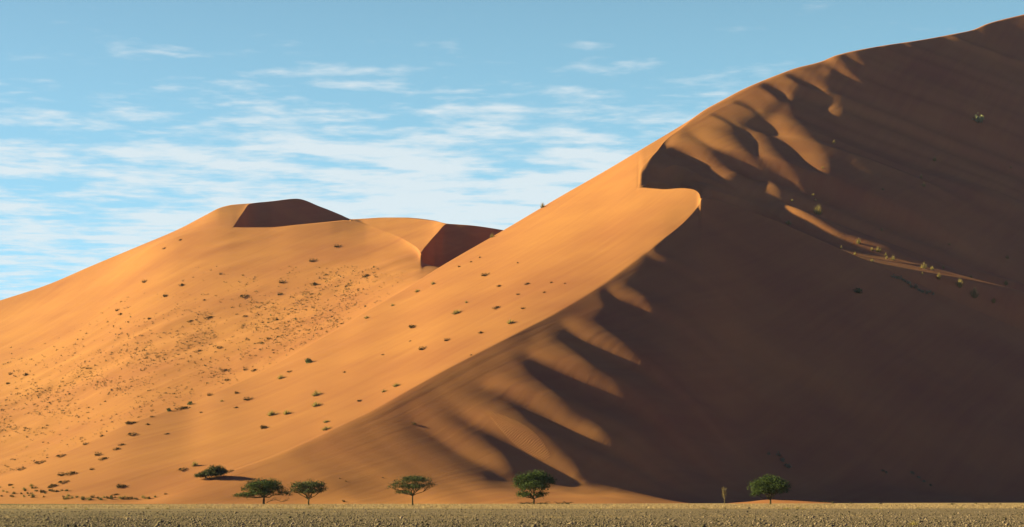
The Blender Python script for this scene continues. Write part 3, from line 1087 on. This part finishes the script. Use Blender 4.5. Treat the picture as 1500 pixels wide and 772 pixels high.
def place(name, meshes, patch, px, py, w, h, label, cat, group=None, lean=0.55, sink=0.10, along=None):
    """A plant w photo pixels wide and h high whose foot stands at photo position (px, py) on a dune."""
    p, n = spot(patch, px, py)
    W, H = w * p.y / F, h * p.y / F
    me = meshes[random.randrange(len(meshes))]
    ob = bpy.data.objects.new(name, me)
    up = (n * lean + Vector((0, 0, 1)) * (1 - lean)).normalized()
    q = up.to_track_quat('Z', 'Y')
    ob.rotation_mode = 'QUATERNION'
    from mathutils import Quaternion
    if along is None:
        ob.rotation_quaternion = q @ Quaternion((0, 0, 1), random.uniform(0, 6.28))
        ob.scale = (W, W * random.uniform(0.8, 1.1), H / 0.52)
    else:                                   # drawn out along the wind
        v = Vector((math.cos(along), math.sin(along), 0))
        v = (v - up * v.dot(up)).normalized()
        y = up.cross(v)
        ob.rotation_quaternion = Matrix((v, y, up)).transposed().to_quaternion() @ Quaternion((0, 0, 1), random.uniform(-0.15, 0.15))
        ob.scale = (W * 1.7, W * 0.6, H / 0.52)
    ob.location = p - up * (sink * min(W, H))
    link(ob)
    tag(ob, label, cat, group)
    return ob


# --- plants of the near dune's sunlit flank: photo column, row, width, height
G_FL = "plants on the near dune's sunlit flank"
FLANK_GRASS = [(411, 554, 12, 7), (463, 578, 15, 8), (463, 594, 17, 7), (399, 608, 15, 8), (421, 606, 13, 7), (478, 618, 10, 4),
               (478, 628, 15, 5), (581, 565, 12, 5), (563, 574, 8, 4), (286, 682, 9, 9), (634, 416, 8, 5), (611, 427, 11, 4), (668, 459, 18, 6),
               (748, 473, 16, 6), (684, 443, 5, 4), (325, 588, 5, 3), (538, 466, 9, 4), (575, 448, 6, 4)]
FLANK_DARK = [(424, 545, 9, 3), (346, 576, 9, 5), (362, 586, 18, 6), (346, 597, 10, 3), (387, 627, 14, 7), (527, 587, 12, 3),
              (295, 605, 6, 3), (244, 636, 8, 3), (268, 689, 16, 5), (335, 693, 14, 4), (243, 725, 5, 3), (307, 574, 11, 5), (710, 403, 20, 5), (732, 419, 11, 4),
              (771, 417, 10, 4), (759, 431, 8, 3), (726, 451, 15, 5), (705, 488, 13, 4), (604, 479, 20, 6), (655, 499, 13, 5), (619, 512, 18, 6),
              (672, 391, 7, 3), (690, 384, 6, 3), (703, 378, 5, 3), (758, 385, 4, 3), (808, 414, 6, 3), (827, 415, 4, 2), (796, 429, 6, 3), (766, 452, 10, 3),
              (266, 599, 22, 6), (192, 619, 22, 5), (217, 622, 8, 4), (222, 611, 8, 3), (193, 638, 14, 6), (177, 652, 10, 4),
              (170, 659, 11, 5), (144, 667, 14, 7), (150, 673, 16, 5), (134, 688, 9, 4), (125, 651, 12, 4), (149, 639, 7, 4), (89, 669, 14, 5),
              (59, 676, 17, 5), (32, 688, 13, 4), (16, 711, 9, 4), (91, 696, 18, 6), (103, 695, 16, 7), (79, 712, 14, 6), (93, 707, 18, 5),
              (62, 721, 12, 6), (84, 720, 11, 4), (177, 713, 20, 7), (169, 725, 10, 3), (600, 500, 5, 2), (690, 520, 6, 2), (560, 520, 6, 2), (505, 545, 7, 3)]
def flank_zone(a):
    if a[1] > 690: return "near the foot of"
    if a[1] > 600: return "on the lower part of"
    if a[1] > 500: return "halfway up"
    return "high on"


for a in FLANK_GRASS:
    place("grass_tuft", V_GRASS, "flank", *a, "pale dry grass tuft " + flank_zone(a) + " the near dune's smooth sunlit flank", "grass tuft", G_FL, along=1.0)
for a in FLANK_DARK:
    a = (a[0], a[1], a[2] * 0.88, a[3] * 0.88)
    place("flank_shrub", V_DARK, "flank", *a, "wind drawn dark shrub " + flank_zone(a) + " the near dune's sunlit flank", "shrub", G_FL, along=1.0)
place("desert_shrub", V_GREEN, "flank", 452, 531, 17, 9, "round olive grass bush highest of the large ones on the near dune's lit flank", "shrub")
place("desert_shrub", V_GREEN, "flank", 247, 586, 11, 6, "dark green shrub where the lit flank meets the far dune's apron", "shrub")
place("desert_shrub", V_GREEN, "flank", 279, 586, 11, 6, "olive shrub beside a long dark hummock low on the near dune's lit flank", "shrub")
place("grass_tuft", V_GRASS, "flank", 795, 303, 8, 9, "thin dry stalks standing on the skyline of the near dune", "grass tuft", lean=0.2)
place("grass_tuft", V_GRASS, "flank", 721, 345, 9, 7, "dry stalks on the near dune's edge in front of the far dune's shaded scoop", "grass tuft", lean=0.2)

# --- low shrubs lined up where the left foot of the dunes meets the plain
for i in range(64):
    if i < 30:
        px = 92 + i * 4.6 + random.uniform(-3, 3); py = 730.5 + random.uniform(-2.2, 2.0)
    else:
        px = random.uniform(-10, 105); py = random.uniform(712, 729)
    w = random.uniform(4, 9)
    d = 552 + (731.5 - py) * 3 + random.uniform(-6, 6)
    kind, word = random.choice([(V_DARK, "dark brown shrub"), (V_GREEN, "olive green shrub"), (V_GRASS, "straw coloured tuft")])
    row = "in the close row where the sand meets the plain" if i < 30 else "scattered on the low stony toe left of the lit flank"
    place("desert_shrub", kind, "flank", px, py, w, w * 0.6, "small " + word + " " + row, "shrub", "shrub belt at the left dune foot")

# --- valley and great shaded face
G_V = "straw tufts in the valley between the dunes"
VALLEY = [(1233, 364, 4, 5), (1252, 373, 5, 5), (1277, 366, 6, 6), (1287, 368, 11, 8), (1297, 375, 5, 5),
          (1308, 381, 8, 8), (1298, 379, 5, 5), (1278, 383, 8, 5), (1352, 393, 11, 10), (1366, 395, 7, 6), (1382, 393, 6, 5), (1375, 407, 9, 10),
          (1351, 402, 4, 5), (1422, 409, 7, 8), (1449, 424, 9, 9), (1418, 423, 6, 6), (1474, 414, 9, 7),
          (1493, 437, 11, 9), (1455, 443, 9, 8), (1477, 447, 16, 9), (1466, 439, 5, 5), (1476, 378, 7, 6), (1155, 328, 12, 7), (1160, 294, 6, 4), (1190, 286, 7, 3)]
for a in VALLEY:
    place("grass_tuft", V_GRASS, "great", *a, "straw coloured grass tuft in the hollow between the near ridge and the great shaded face", "grass tuft", G_V, lean=0.3)
place("grass_tuft", V_GRASS, "great", 1258, 355, 9, 9, "bright tuft standing highest in the sunlit valley strip", "grass tuft", lean=0.3)
place("grass_tuft", V_GRASS, "great", 1405, 420, 15, 12, "broad pale tuft beside the tallest tuft of the valley", "grass tuft", lean=0.3)
place("grass_tuft", V_GRASS, "great", 1427, 435, 15, 15, "tallest pale grass tuft of the valley beyond the near ridge", "grass tuft", lean=0.3)
place("desert_shrub", V_GRASS, "great", 1198, 313, 18, 14, "large pale bush below the lit fingers on the great shaded face", "shrub", lean=0.3)
G_B = "small plants on the great shaded face"
for a in [(1221, 210, 6, 6), (1293, 278, 6, 4), (1369, 236, 8, 8), (1349, 261, 6, 7), (1352, 273, 8, 6), (1391, 358, 5, 3), (1292, 338, 4, 5), (1195, 294, 5, 3), (1205, 246, 5, 3), (1480, 245, 5, 3)]:
    place("grass_tuft", V_GRASS, "great", *a, "small pale plant alone on the great shaded face", "grass tuft", G_B, lean=0.3)
place("desert_shrub", V_FAINT, "great", 1434, 178, 22, 15, "large grey green bush high on the great shaded face", "shrub", lean=0.3)
place("desert_shrub", V_GREEN, "face", 1255, 428, 16, 9, "dark green bush alone on the near dune's shaded front", "shrub", lean=0.3)
for i in range(12):
    px = 1308 + i * 5.4
    place("desert_shrub", V_FAINT, "face", px, A_py(px) + 6 + random.uniform(0, 5), random.uniform(6, 11), random.uniform(4, 7),
          "grey green shrub in the row below the crest of the shaded near ridge", "shrub", "shrub row on the shaded ridge", lean=0.3)
for a in [(1126, 666, 8, 5), (1140, 668, 9, 7), (1146, 676, 11, 8), (1153, 684, 15, 8)]:
    place("desert_shrub", V_FAINT, "face", *a, "grey shrub in the short row on the shaded slope above the round tree", "shrub", "shrubs above the round tree", lean=0.3)
for a in [(1293, 690, 8, 4), (1298, 693, 7, 4), (1336, 694, 10, 5), (1345, 700, 8, 4), (1352, 706, 7, 4), (1364, 712, 6, 4)]:
    place("desert_shrub", V_FAINT, "face", *a, "faint shrub on the low shaded bulge at the foot of the near dune", "shrub", "shrubs on the shaded foot bulge", lean=0.3)
for a in [(606, 622, 8, 4), (497, 701, 4, 2), (506, 705, 4, 2), (503, 735, 9, 4), (560, 700, 4, 2)]:
    place("desert_shrub", V_DARK, "face", *a, "tiny dark tussock on the dim front face left of the gullies", "shrub", "tussocks on the dim front face", lean=0.3)

# --- far dune
G_FAR = "shrubs dotted over the far dune"
FAR_BIG = [(324, 402, 7, 4), (268, 418, 12, 5), (242, 434, 11, 5), (458, 383, 17, 6), (495, 362, 16, 5), (461, 417, 17, 6), (414, 414, 14, 6), (357, 435, 17, 6), (409, 432, 10, 5),
           (211, 413, 11, 5), (172, 455, 9, 4), (177, 460, 11, 4), (219, 467, 8, 4), (306, 467, 15, 5), (278, 472, 11, 4), (360, 464, 8, 4),
           (406, 469, 9, 5), (535, 405, 14, 6), (507, 420, 6, 3), (15, 549, 8, 5), (38, 549, 11, 6), (12, 562, 9, 4), (328, 543, 12, 5), (359, 542, 9, 5), (372, 543, 11, 5),
           (333, 557, 9, 4), (263, 352, 6, 3), (240, 365, 6, 3), (300, 440, 7, 3), (393, 497, 9, 4), (322, 510, 9, 5), (385, 503, 9, 4), (290, 515, 9, 4)]
for a in FAR_BIG:
    a = (a[0], a[1], a[2] * 0.85, a[3] * 0.85)
    place("slope_shrub", V_DARK, "far", *a, "larger dark shrub " + ("high on the far dune's smooth sunlit slope" if a[1] < 440 else "among the small ones on the far dune's slope" if a[1] < 500 else "low on the far dune beside the near flank"), "shrub", "larger shrubs of the far dune", along=1.0)


def far_density(px, py):
    """How thickly shrubs dot the far dune: dense in the low apron, thinning up the slope."""
    c = FC_py(px)
    top = FE_py(px)
    t = (c - py) / np.maximum(c - top, 1)          # 0 at the foot, 1 at the crest
    band = np.exp(-((t - 0.36 - 0.05 * np.sin(px / 60)) / 0.20) ** 2)
    low = 0.22 * np.exp(-(t / 0.3) ** 2)
    right = 0.9 * np.exp(-((px - 440) / 70) ** 2 - ((py - 478) / 32) ** 2)
    up = 0.05 * (t < 0.8)
    k = (0.55 + 0.9 * np.clip(VN2(px / 30, py / 14), -0.5, 1))
    return np.where((t < 0.01) | (t > 0.85), 0, (band + low + up + right) * np.clip(k, 0.05, 1.5)) * (px < 590)


cand = []
while len(cand) < 4600:
    px, py = RNG.uniform(-60, 590), RNG.uniform(390, 735)
    if py > S_py(px) - 2 or py < FE_py(px) + 8:
        continue
    if RNG.random() < far_density(np.array(px), np.array(py)):
        cand.append((px, py, 1.7 + 4.2 * RNG.random() ** 3.4))
cand.sort(key=lambda c: -c[2])
for px, py, w in cand[:260]:
    place("small_shrub", V_DOT, "far", px, py, w * 1.05, w * 0.58, "small dark shrub " + ("high in the sparse upper fringe of the far dune's scrub" if py < 470 else "in the thick of the far dune's scrub belt" if py < 600 else "low on the far dune's apron near the plain"), "shrub", G_FAR)


def build_far_scrub():
    V, Fc, T = [], [], []
    k = 0
    for px, py, w in cand[260:]:
        p, n = spot("far", px, py)
        W = w * p.y / F
        for _ in range(9):
            c = np.array(p) + np.array([RNG.normal(0, 0.26), RNG.normal(0, 0.26), abs(RNG.normal(0.12, 0.16))]) * W
            for q in range(3):
                V.append(c + RNG.normal(0, 0.16, 3) * W)
            Fc.append((k, k + 1, k + 2)); T += [RNG.beta(1.5, 2)] * 3; k += 3
    me = np_mesh("scrub", np.array(V), np.array(Fc), smooth=False)
    set_tone(me, np.array(T))
    me.materials.append(M_SHRUB)
    ob = link(bpy.data.objects.new("scrub", me))
    tag(ob, "countless tiny tussocks speckling the lower apron of the far dune", "scrub", kind="stuff")


build_far_scrub()


# ------------------------------------------------------------------ trees
def tube(V, Fc, p0, p1, r0, r1, sides=6):
    p0, p1 = Vector(p0), Vector(p1)
    ax = (p1 - p0)
    if ax.length < 1e-6: return
    q = ax.normalized().to_track_quat('Z', 'Y')
    b = len(V)
    for (p, r) in ((p0, r0), (p1, r1)):
        for i in range(sides):
            a = 6.2832 * i / sides
            V.append(tuple(p + q @ Vector((math.cos(a) * r, math.sin(a) * r, 0))))
    for i in range(sides):
        j = (i + 1) % sides
        Fc.append((b + i, b + j, b + sides + j)); Fc.append((b + i, b + sides + j, b + sides + i))


def limb(V, Fc, pts, r0, r1, sides=6):
    n = len(pts) - 1
    for i in range(n):
        a, b = i / n, (i + 1) / n
        tube(V, Fc, pts[i], pts[i + 1], r0 + (r1 - r0) * a, r0 + (r1 - r0) * b, sides)


def bent(p0, p1, rnd, amt, n=4):
    p0, p1 = Vector(p0), Vector(p1)
    L = (p1 - p0).length
    out = [p0]
    for i in range(1, n):
        t = i / n
        out.append(p0.lerp(p1, t) + Vector((rnd.uniform(-1, 1), rnd.uniform(-1, 1), rnd.uniform(-0.5, 1))) * amt * L * math.sin(math.pi * t))
    out.append(p1)
    return out


def tube_object(name, V, Fc, mat, parent):
    me = np_mesh(name, np.array(V), np.array(Fc))
    me.materials.append(mat)
    return link(bpy.data.objects.new(name, me), parent)


def make_tree(name, px, d, blobs, fork, label, leafmat, leaves, leaf, seed, trunk_r, lean=0.0, shell=0.55, bare=()):
    """blobs: lobes of the crown as (across, up, half width, half height) in photo pixels from the foot."""
    rnd = random.Random(seed)
    r = np.random.default_rng(seed)
    k = d / F
    root = bpy.data.objects.new(name, None)
    x = (px - 750) / F * d
    root.location = (x, d, float(ground_z(x, d)))
    root.empty_display_size = 1.0
    link(root)
    tag(root, label, "tree", "acacias standing along the dune foot")
    top = Vector((lean, 0, fork * k))
    V, Fc = [], []
    limb(V, Fc, bent((0, 0, -0.25), top, rnd, 0.05), trunk_r * 1.25, trunk_r * 0.8, 8)
    tube_object("trunk", V, Fc, M_BARK, root)
    B = [(b[0] * k, (rnd.uniform(-0.35, 0.35)) * b[2] * k, b[1] * k, b[2] * k, b[3] * k) for b in blobs]
    # one more ring of lobes front and back so the crown is as deep as wide
    for b in blobs:
        if abs(b[0]) < 18:
            sg = rnd.choice((-1, 1))
            B.append((b[0] * 0.6 * k, sg * (0.7 * b[2] + 6) * k, (b[1] - 1.5) * k, b[2] * 0.85 * k, b[3] * 0.85 * k))
    for (bx, by, bz, rx, rz) in B:
        V, Fc = [], []
        end = Vector((bx, by, bz - rz * 0.3))
        pts = bent(top - Vector((0, 0, 0.15)), end, rnd, 0.12, 4)
        limb(V, Fc, pts, trunk_r * 0.55, trunk_r * 0.16, 5)
        for _ in range(5):
            a = rnd.uniform(0, 6.28)
            e2 = Vector((bx + math.cos(a) * rx * 0.7, by + math.sin(a) * rx * 0.7, bz + rz * rnd.uniform(-0.2, 0.6)))
            limb(V, Fc, bent(pts[rnd.choice((2, 3))], e2, rnd, 0.12, 3), trunk_r * 0.18, trunk_r * 0.05, 4)
        tube_object("branch", V, Fc, M_BARK, root)
    # foliage: clumps of small leaves round points spread over the upper shell of each lobe
    area = np.array([b[3] * b[3] + 2 * b[3] * b[4] for b in B]); area /= area.sum()
    V, T = [], []
    nclump = int(leaves * 2.0) // 14
    which = r.choice(len(B), nclump, p=area)
    for w in which:
        bx, by, bz, rx, rz = B[w]
        v = r.normal(0, 1, 3); v /= np.linalg.norm(v)
        if v[2] < -0.25: v[2] *= -0.6
        q = shell + (1.12 - shell) * r.random() ** 0.6
        c = np.array([bx + v[0] * rx * q, by + v[1] * rx * q, bz + v[2] * rz * q])
        cs = leaf * r.uniform(1.1, 3.0)
        tone = r.beta(2, 2.2)
        for _ in range(14):
            p = c + r.normal(0, 1, 3) * cs * np.array([1, 1, 0.6])
            V.append(p + r.normal(0, 1, (3, 3)) * leaf * 0.62)
            T += [min(max(tone + r.normal(0, 0.15), 0), 1)] * 3
    V = np.concatenate(V)
    me = np_mesh("crown", V, np.arange(len(V)).reshape(-1, 3), smooth=False)
    set_tone(me, np.array(T))
    me.materials.append(leafmat)
    link(bpy.data.objects.new("crown", me), root)
    for pts, r0 in bare:
        V, Fc = [], []
        P = [Vector((a * k, c * k, b * k)) for a, b, c in pts]
        limb(V, Fc, P, r0, r0 * 0.35, 5)
        for i in range(len(P) * 5):
            j = rnd.randrange(1, len(P))
            st = P[j - 1].lerp(P[j], rnd.random())
            e = st + Vector((rnd.uniform(-0.4, 1.0), rnd.uniform(-0.7, 0.7), rnd.uniform(-0.2, 1.2))) * 1.3
            limb(V, Fc, bent(st, e, rnd, 0.15, 3), r0 * 0.35, r0 * 0.1, 4)
        o = tube_object("bare_branch", V, Fc, M_TWIG, root)
        tag(o, "leafless low bough")
    return root


make_tree("acacia_tree", 386.5, 545, [(-4, 28, 20, 8), (10, 30, 15, 7), (-14, 21, 18, 8), (-31, 11.5, 12, 5.5), (-20, 13, 12, 6), (14, 22, 18, 9), (29, 15, 11, 5.5), (0, 16, 17, 6)],
          11, "broad dark green acacia with a drooping left side and bare boughs low on its right", M_LEAF, 9000, 0.20, 21, 0.34,
          bare=[([(4, 2, 0), (10, 5, -2), (18, 6.5, -3), (26, 3.5, -2), (32, 5, 0), (37, 9, 1)], 0.11)])
make_tree("acacia_tree", 452, 456, [(-15, 26, 11, 8), (0, 29, 14, 7), (13, 27.5, 11, 7), (20, 22, 6, 6), (-21, 20, 7, 6), (-6, 20, 12, 6), (7, 20, 12, 6)],
          9, "small olive acacia shaped like a funnel beside the broad dark one", M_LEAF_GREY, 5600, 0.165, 33, 0.22)
make_tree("acacia_tree", 604.5, 428, [(-18, 30, 14, 7.5), (0, 38, 17, 6.5), (16, 37, 13, 5.5), (27, 29, 8, 6), (-28, 25, 8, 5), (-6, 27, 15, 7), (10, 27, 14, 7), (-14, 19, 11, 4)],
          15, "open grey green umbrella acacia standing alone on a bare slim trunk", M_LEAF_GREY, 5200, 0.16, 45, 0.20, shell=0.4)
make_tree("acacia_tree", 782, 492, [(-14, 36, 14, 11), (6, 40, 15, 10), (18, 31, 12, 13), (-22, 26, 8, 13), (0, 26, 20, 12), (-17, 14, 8, 7), (12, 14, 7, 6)],
          9, "dense tall rounded acacia in front of the dark gullies", M_LEAF, 10500, 0.20, 57, 0.27)
make_tree("acacia_tree", 1128.5, 492, [(-16, 26, 15, 10), (0, 33, 17, 9), (16, 27, 13, 10), (-8, 20, 18, 8), (10, 20, 16, 8), (-21, 15, 7, 4.5)],
          8, "compact dome shaped green acacia in front of the deep shade", M_LEAF, 9500, 0.20, 69, 0.27)


def make_dead_sapling():
    rnd = random.Random(5)
    d = 560; k = d / F
    px = 1061; x = (px - 750) / F * d
    root = bpy.data.objects.new("bare_sapling", None)
    root.location = (x, d, float(ground_z(x, d)))
    link(root)
    tag(root, "thin leafless brown sapling left of the dome shaped acacia", "tree")
    V, Fc = [], []
    limb(V, Fc, bent((0, 0, -0.2), (0.1, 0, 12 * k), rnd, 0.06), 0.10, 0.06, 6)
    tube_object("trunk", V, Fc, M_TWIG, root)
    V, Fc = [], []
    for i in range(34):
        st = Vector((0.05, 0, rnd.uniform(5, 12) * k))
        a = rnd.uniform(0, 6.28)
        e = Vector((math.cos(a) * rnd.uniform(0.5, 4.6) * k, math.sin(a) * rnd.uniform(0.5, 4.6) * k, rnd.uniform(12, 25) * k))
        P = bent(st, e, rnd, 0.1, 3)
        limb(V, Fc, P, 0.075, 0.035, 4)
        for _ in range(4):
            s2 = P[2].lerp(P[3], rnd.random())
            limb(V, Fc, [s2, s2 + Vector((rnd.uniform(-1, 1), rnd.uniform(-1, 1), rnd.uniform(-0.2, 1))) * 0.7], 0.045, 0.022, 3)
    tube_object("twigs", V, Fc, M_TWIG, root)


make_dead_sapling()


# --- the big bush where the lit flank ends at the plain
def make_big_bush():
    p, n = spot("flank", 309, 703)
    root = bpy.data.objects.new("green_bush", None)
    root.location = p
    link(root)
    tag(root, "wide dark green bush leaning along the lower crest of the near dune", "bush")
    rnd = random.Random(9); r = np.random.default_rng(9)
    k = p.y / F
    lobes = [(-15, 3, 9, 6), (-7, 6, 10, 7), (3, 11, 11, 8), (12, 12, 9, 7), (18, 9, 6, 5), (0, 5, 14, 6), (8, 6, 12, 6)]
    V, Fc = [], []
    for a in lobes:
        for _ in range(4):
            limb(V, Fc, bent((rnd.uniform(-0.8, 0.8), 0, -0.3), ((a[0] + rnd.uniform(-4, 4)) * k, rnd.uniform(-1, 1) * 6 * k, (a[1] + rnd.uniform(-1, 4)) * k), rnd, 0.12, 3), 0.06, 0.02, 4)
    tube_object("stems", V, Fc, M_BARK, root)
    V, T = [], []
    for i in range(1000):
        a = lobes[r.integers(len(lobes))]
        v = r.normal(0, 1, 3); v /= np.linalg.norm(v)
        if v[2] < 0: v[2] *= -0.5
        q = 0.5 + 0.55 * r.random()
        c = np.array([(a[0] + v[0] * a[2] * q) * k, v[1] * a[2] * q * k, (a[1] + v[2] * a[3] * q) * k])
        tone = r.beta(2, 2.2)
        for _ in range(12):
            pp = c + r.normal(0, 1, 3) * 0.26
            V.append(pp + r.normal(0, 1, (3, 3)) * 0.13); T += [tone] * 3
    V = np.concatenate(V)
    me = np_mesh("foliage", V, np.arange(len(V)).reshape(-1, 3), smooth=False)
    set_tone(me, np.array(T)); me.materials.append(M_LEAF_GREY)
    link(bpy.data.objects.new("foliage", me), root)


make_big_bush()


# --- dead wood and low clumps on the plain
def dead_wood(px, d, length, height, label, seed, n=16):
    rnd = random.Random(seed)
    x = (px - 750) / F * d
    V, Fc = [], []
    for i in range(n):
        s0 = Vector((rnd.uniform(-0.5, 0.5) * length, rnd.uniform(-0.6, 0.6), rnd.uniform(-0.05, 0.25) * height))
        e = s0 + Vector((rnd.uniform(0.2, 0.55) * length * rnd.choice((-1, 1)), rnd.uniform(-0.5, 0.5), rnd.uniform(0.1, 0.9) * height))
        limb(V, Fc, bent(s0, e, rnd, 0.12, 3), rnd.uniform(0.06, 0.15), 0.03, 5)
    me = np_mesh("dead_wood", np.array(V), np.array(Fc)); me.materials.append(M_BARK)
    ob = link(bpy.data.objects.new("dead_wood", me))
    ob.location = (x, d, float(ground_z(x, d)))
    tag(ob, label, "dead wood")


dead_wood(772, 540, 4.2, 0.75, "tangle of dark fallen boughs left of the tall rounded acacia's trunk", 1)
dead_wood(793, 545, 3.6, 0.8, "fallen boughs just right of the tall rounded acacia's trunk", 2)
dead_wood(824, 548, 4.4, 0.9, "dark heap of fallen boughs apart from the tall rounded acacia", 3)
dead_wood(1172, 640, 5.5, 1.1, "long dark heap of brushwood on the sand right of the dome shaped acacia", 4, 24)
dead_wood(1208, 650, 4.6, 1.1, "brushwood heap farthest from the dome shaped acacia", 5, 20)
for i, (px, d, w, lab) in enumerate([(1220, 610, 8, "dark shrub"), (1396, 470, 8, "dark shrub"), (1449, 500, 7, "dark shrub"), (1465, 520, 5, "dark shrub"), (1290, 560, 7, "dark shrub"), (1430, 560, 6, "dark shrub"), (1247, 600, 6, "d")]):
    x = (px - 750) / F * d
    ob = bpy.data.objects.new("desert_shrub", V_DARK[i % 5])
    W = w * d / F
    ob.location = (x, d, float(ground_z(x, d)) - 0.05); ob.scale = (W, W, W * 0.8)
    link(ob)
    tag(ob, "low dark shrub on the grassy plain right of the dome shaped acacia", "shrub", "shrubs on the right part of the plain")
for i in range(26):
    px = random.choice([random.uniform(430, 700), random.uniform(0, 1500), random.uniform(950, 1500)]); d = random.uniform(262, 300)
    x = (px - 750) / F * d
    ob = bpy.data.objects.new("grass_tuft", V_GRASS[i % 5])
    W = random.uniform(0.5, 1.0)
    ob.location = (x, d, float(ground_z(x, d)) - 0.03); ob.scale = (W, W, W * 0.8)
    link(ob)
    tag(ob, "olive grass tuft at the edge of the stony ground", "grass tuft", "tufts along the edge of the stones")
ob = bpy.data.objects.new("grass_tuft", V_GRASS[2])
ob.location = ((1338 - 750) / F * 104, 104, 0.0); ob.scale = (0.75, 0.7, 0.7); link(ob)
tag(ob, "yellow green grass tuft among the foreground stones", "grass tuft")


# --- the ripple patch lies on the lit spur above the tall rounded acacia
rp0, _n = spot("face", 722, 606)
rp1, _n = spot("face", 800, 668)
_nodes = MAT_SAND.node_tree.nodes
_nodes["ripple_centre"].inputs[1].default_value = (rp0 + rp1) / 2
_nodes["ripple_turn"].inputs["Angle"].default_value = -math.atan2((rp1 - rp0).y, (rp1 - rp0).x)


# --- low mound of sunlit sand at the foot of the shaded face
def build_mound():
    d0, px0 = 640, 1145
    x0 = (px0 - 750) / F * d0
    t = np.linspace(0, 1, 26)[:, None]; a = np.linspace(0, 2 * math.pi, 73)[None]
    X = x0 + np.cos(a) * t * 30; Y = d0 + np.sin(a) * t * 24
    Z = -0.25 + 1.5 * (1 - sstep(0, 1, t)) * (1 + 0.25 * VN(X / 9, Y / 9)) + 0 * a
    g = Grid(); g.patch(X, Y, Z)
    ob = bpy.data.objects.new("sand_mound", g.mesh("sand_mound"))
    ob.data.materials.append(MAT_SAND); link(ob); tag(ob, kind="structure")


build_mound()


# ------------------------------------------------------------------ morning haze
def build_haze():
    m, nt, N, L = new_mat("haze")
    out = N("ShaderNodeOutputMaterial")
    v = N("ShaderNodeVolumePrincipled")
    v.inputs["Color"].default_value = (0.36, 0.42, 1.0, 1)
    v.inputs["Density"].default_value = HAZE
    v.inputs["Anisotropy"].default_value = 0.0
    L(v.outputs[0], out.inputs["Volume"])
    x0, x1, y0, y1, z0, z1 = -9500, 9500, -500, 14500, -12, 620
    V = np.array([(x, y, z) for z in (z0, z1) for y in (y0, y1) for x in (x0, x1)], float)
    Fc = np.array([(0, 2, 3, 1), (4, 5, 7, 6), (0, 1, 5, 4), (2, 6, 7, 3), (0, 4, 6, 2), (1, 3, 7, 5)])
    me = np_mesh("haze", V, Fc, smooth=False)
    me.materials.append(m)
    ob = link(bpy.data.objects.new("haze", me))
    tag(ob, "thin bluish morning haze in the air", "haze", kind="stuff")


HAZE = 0.000013
build_haze()
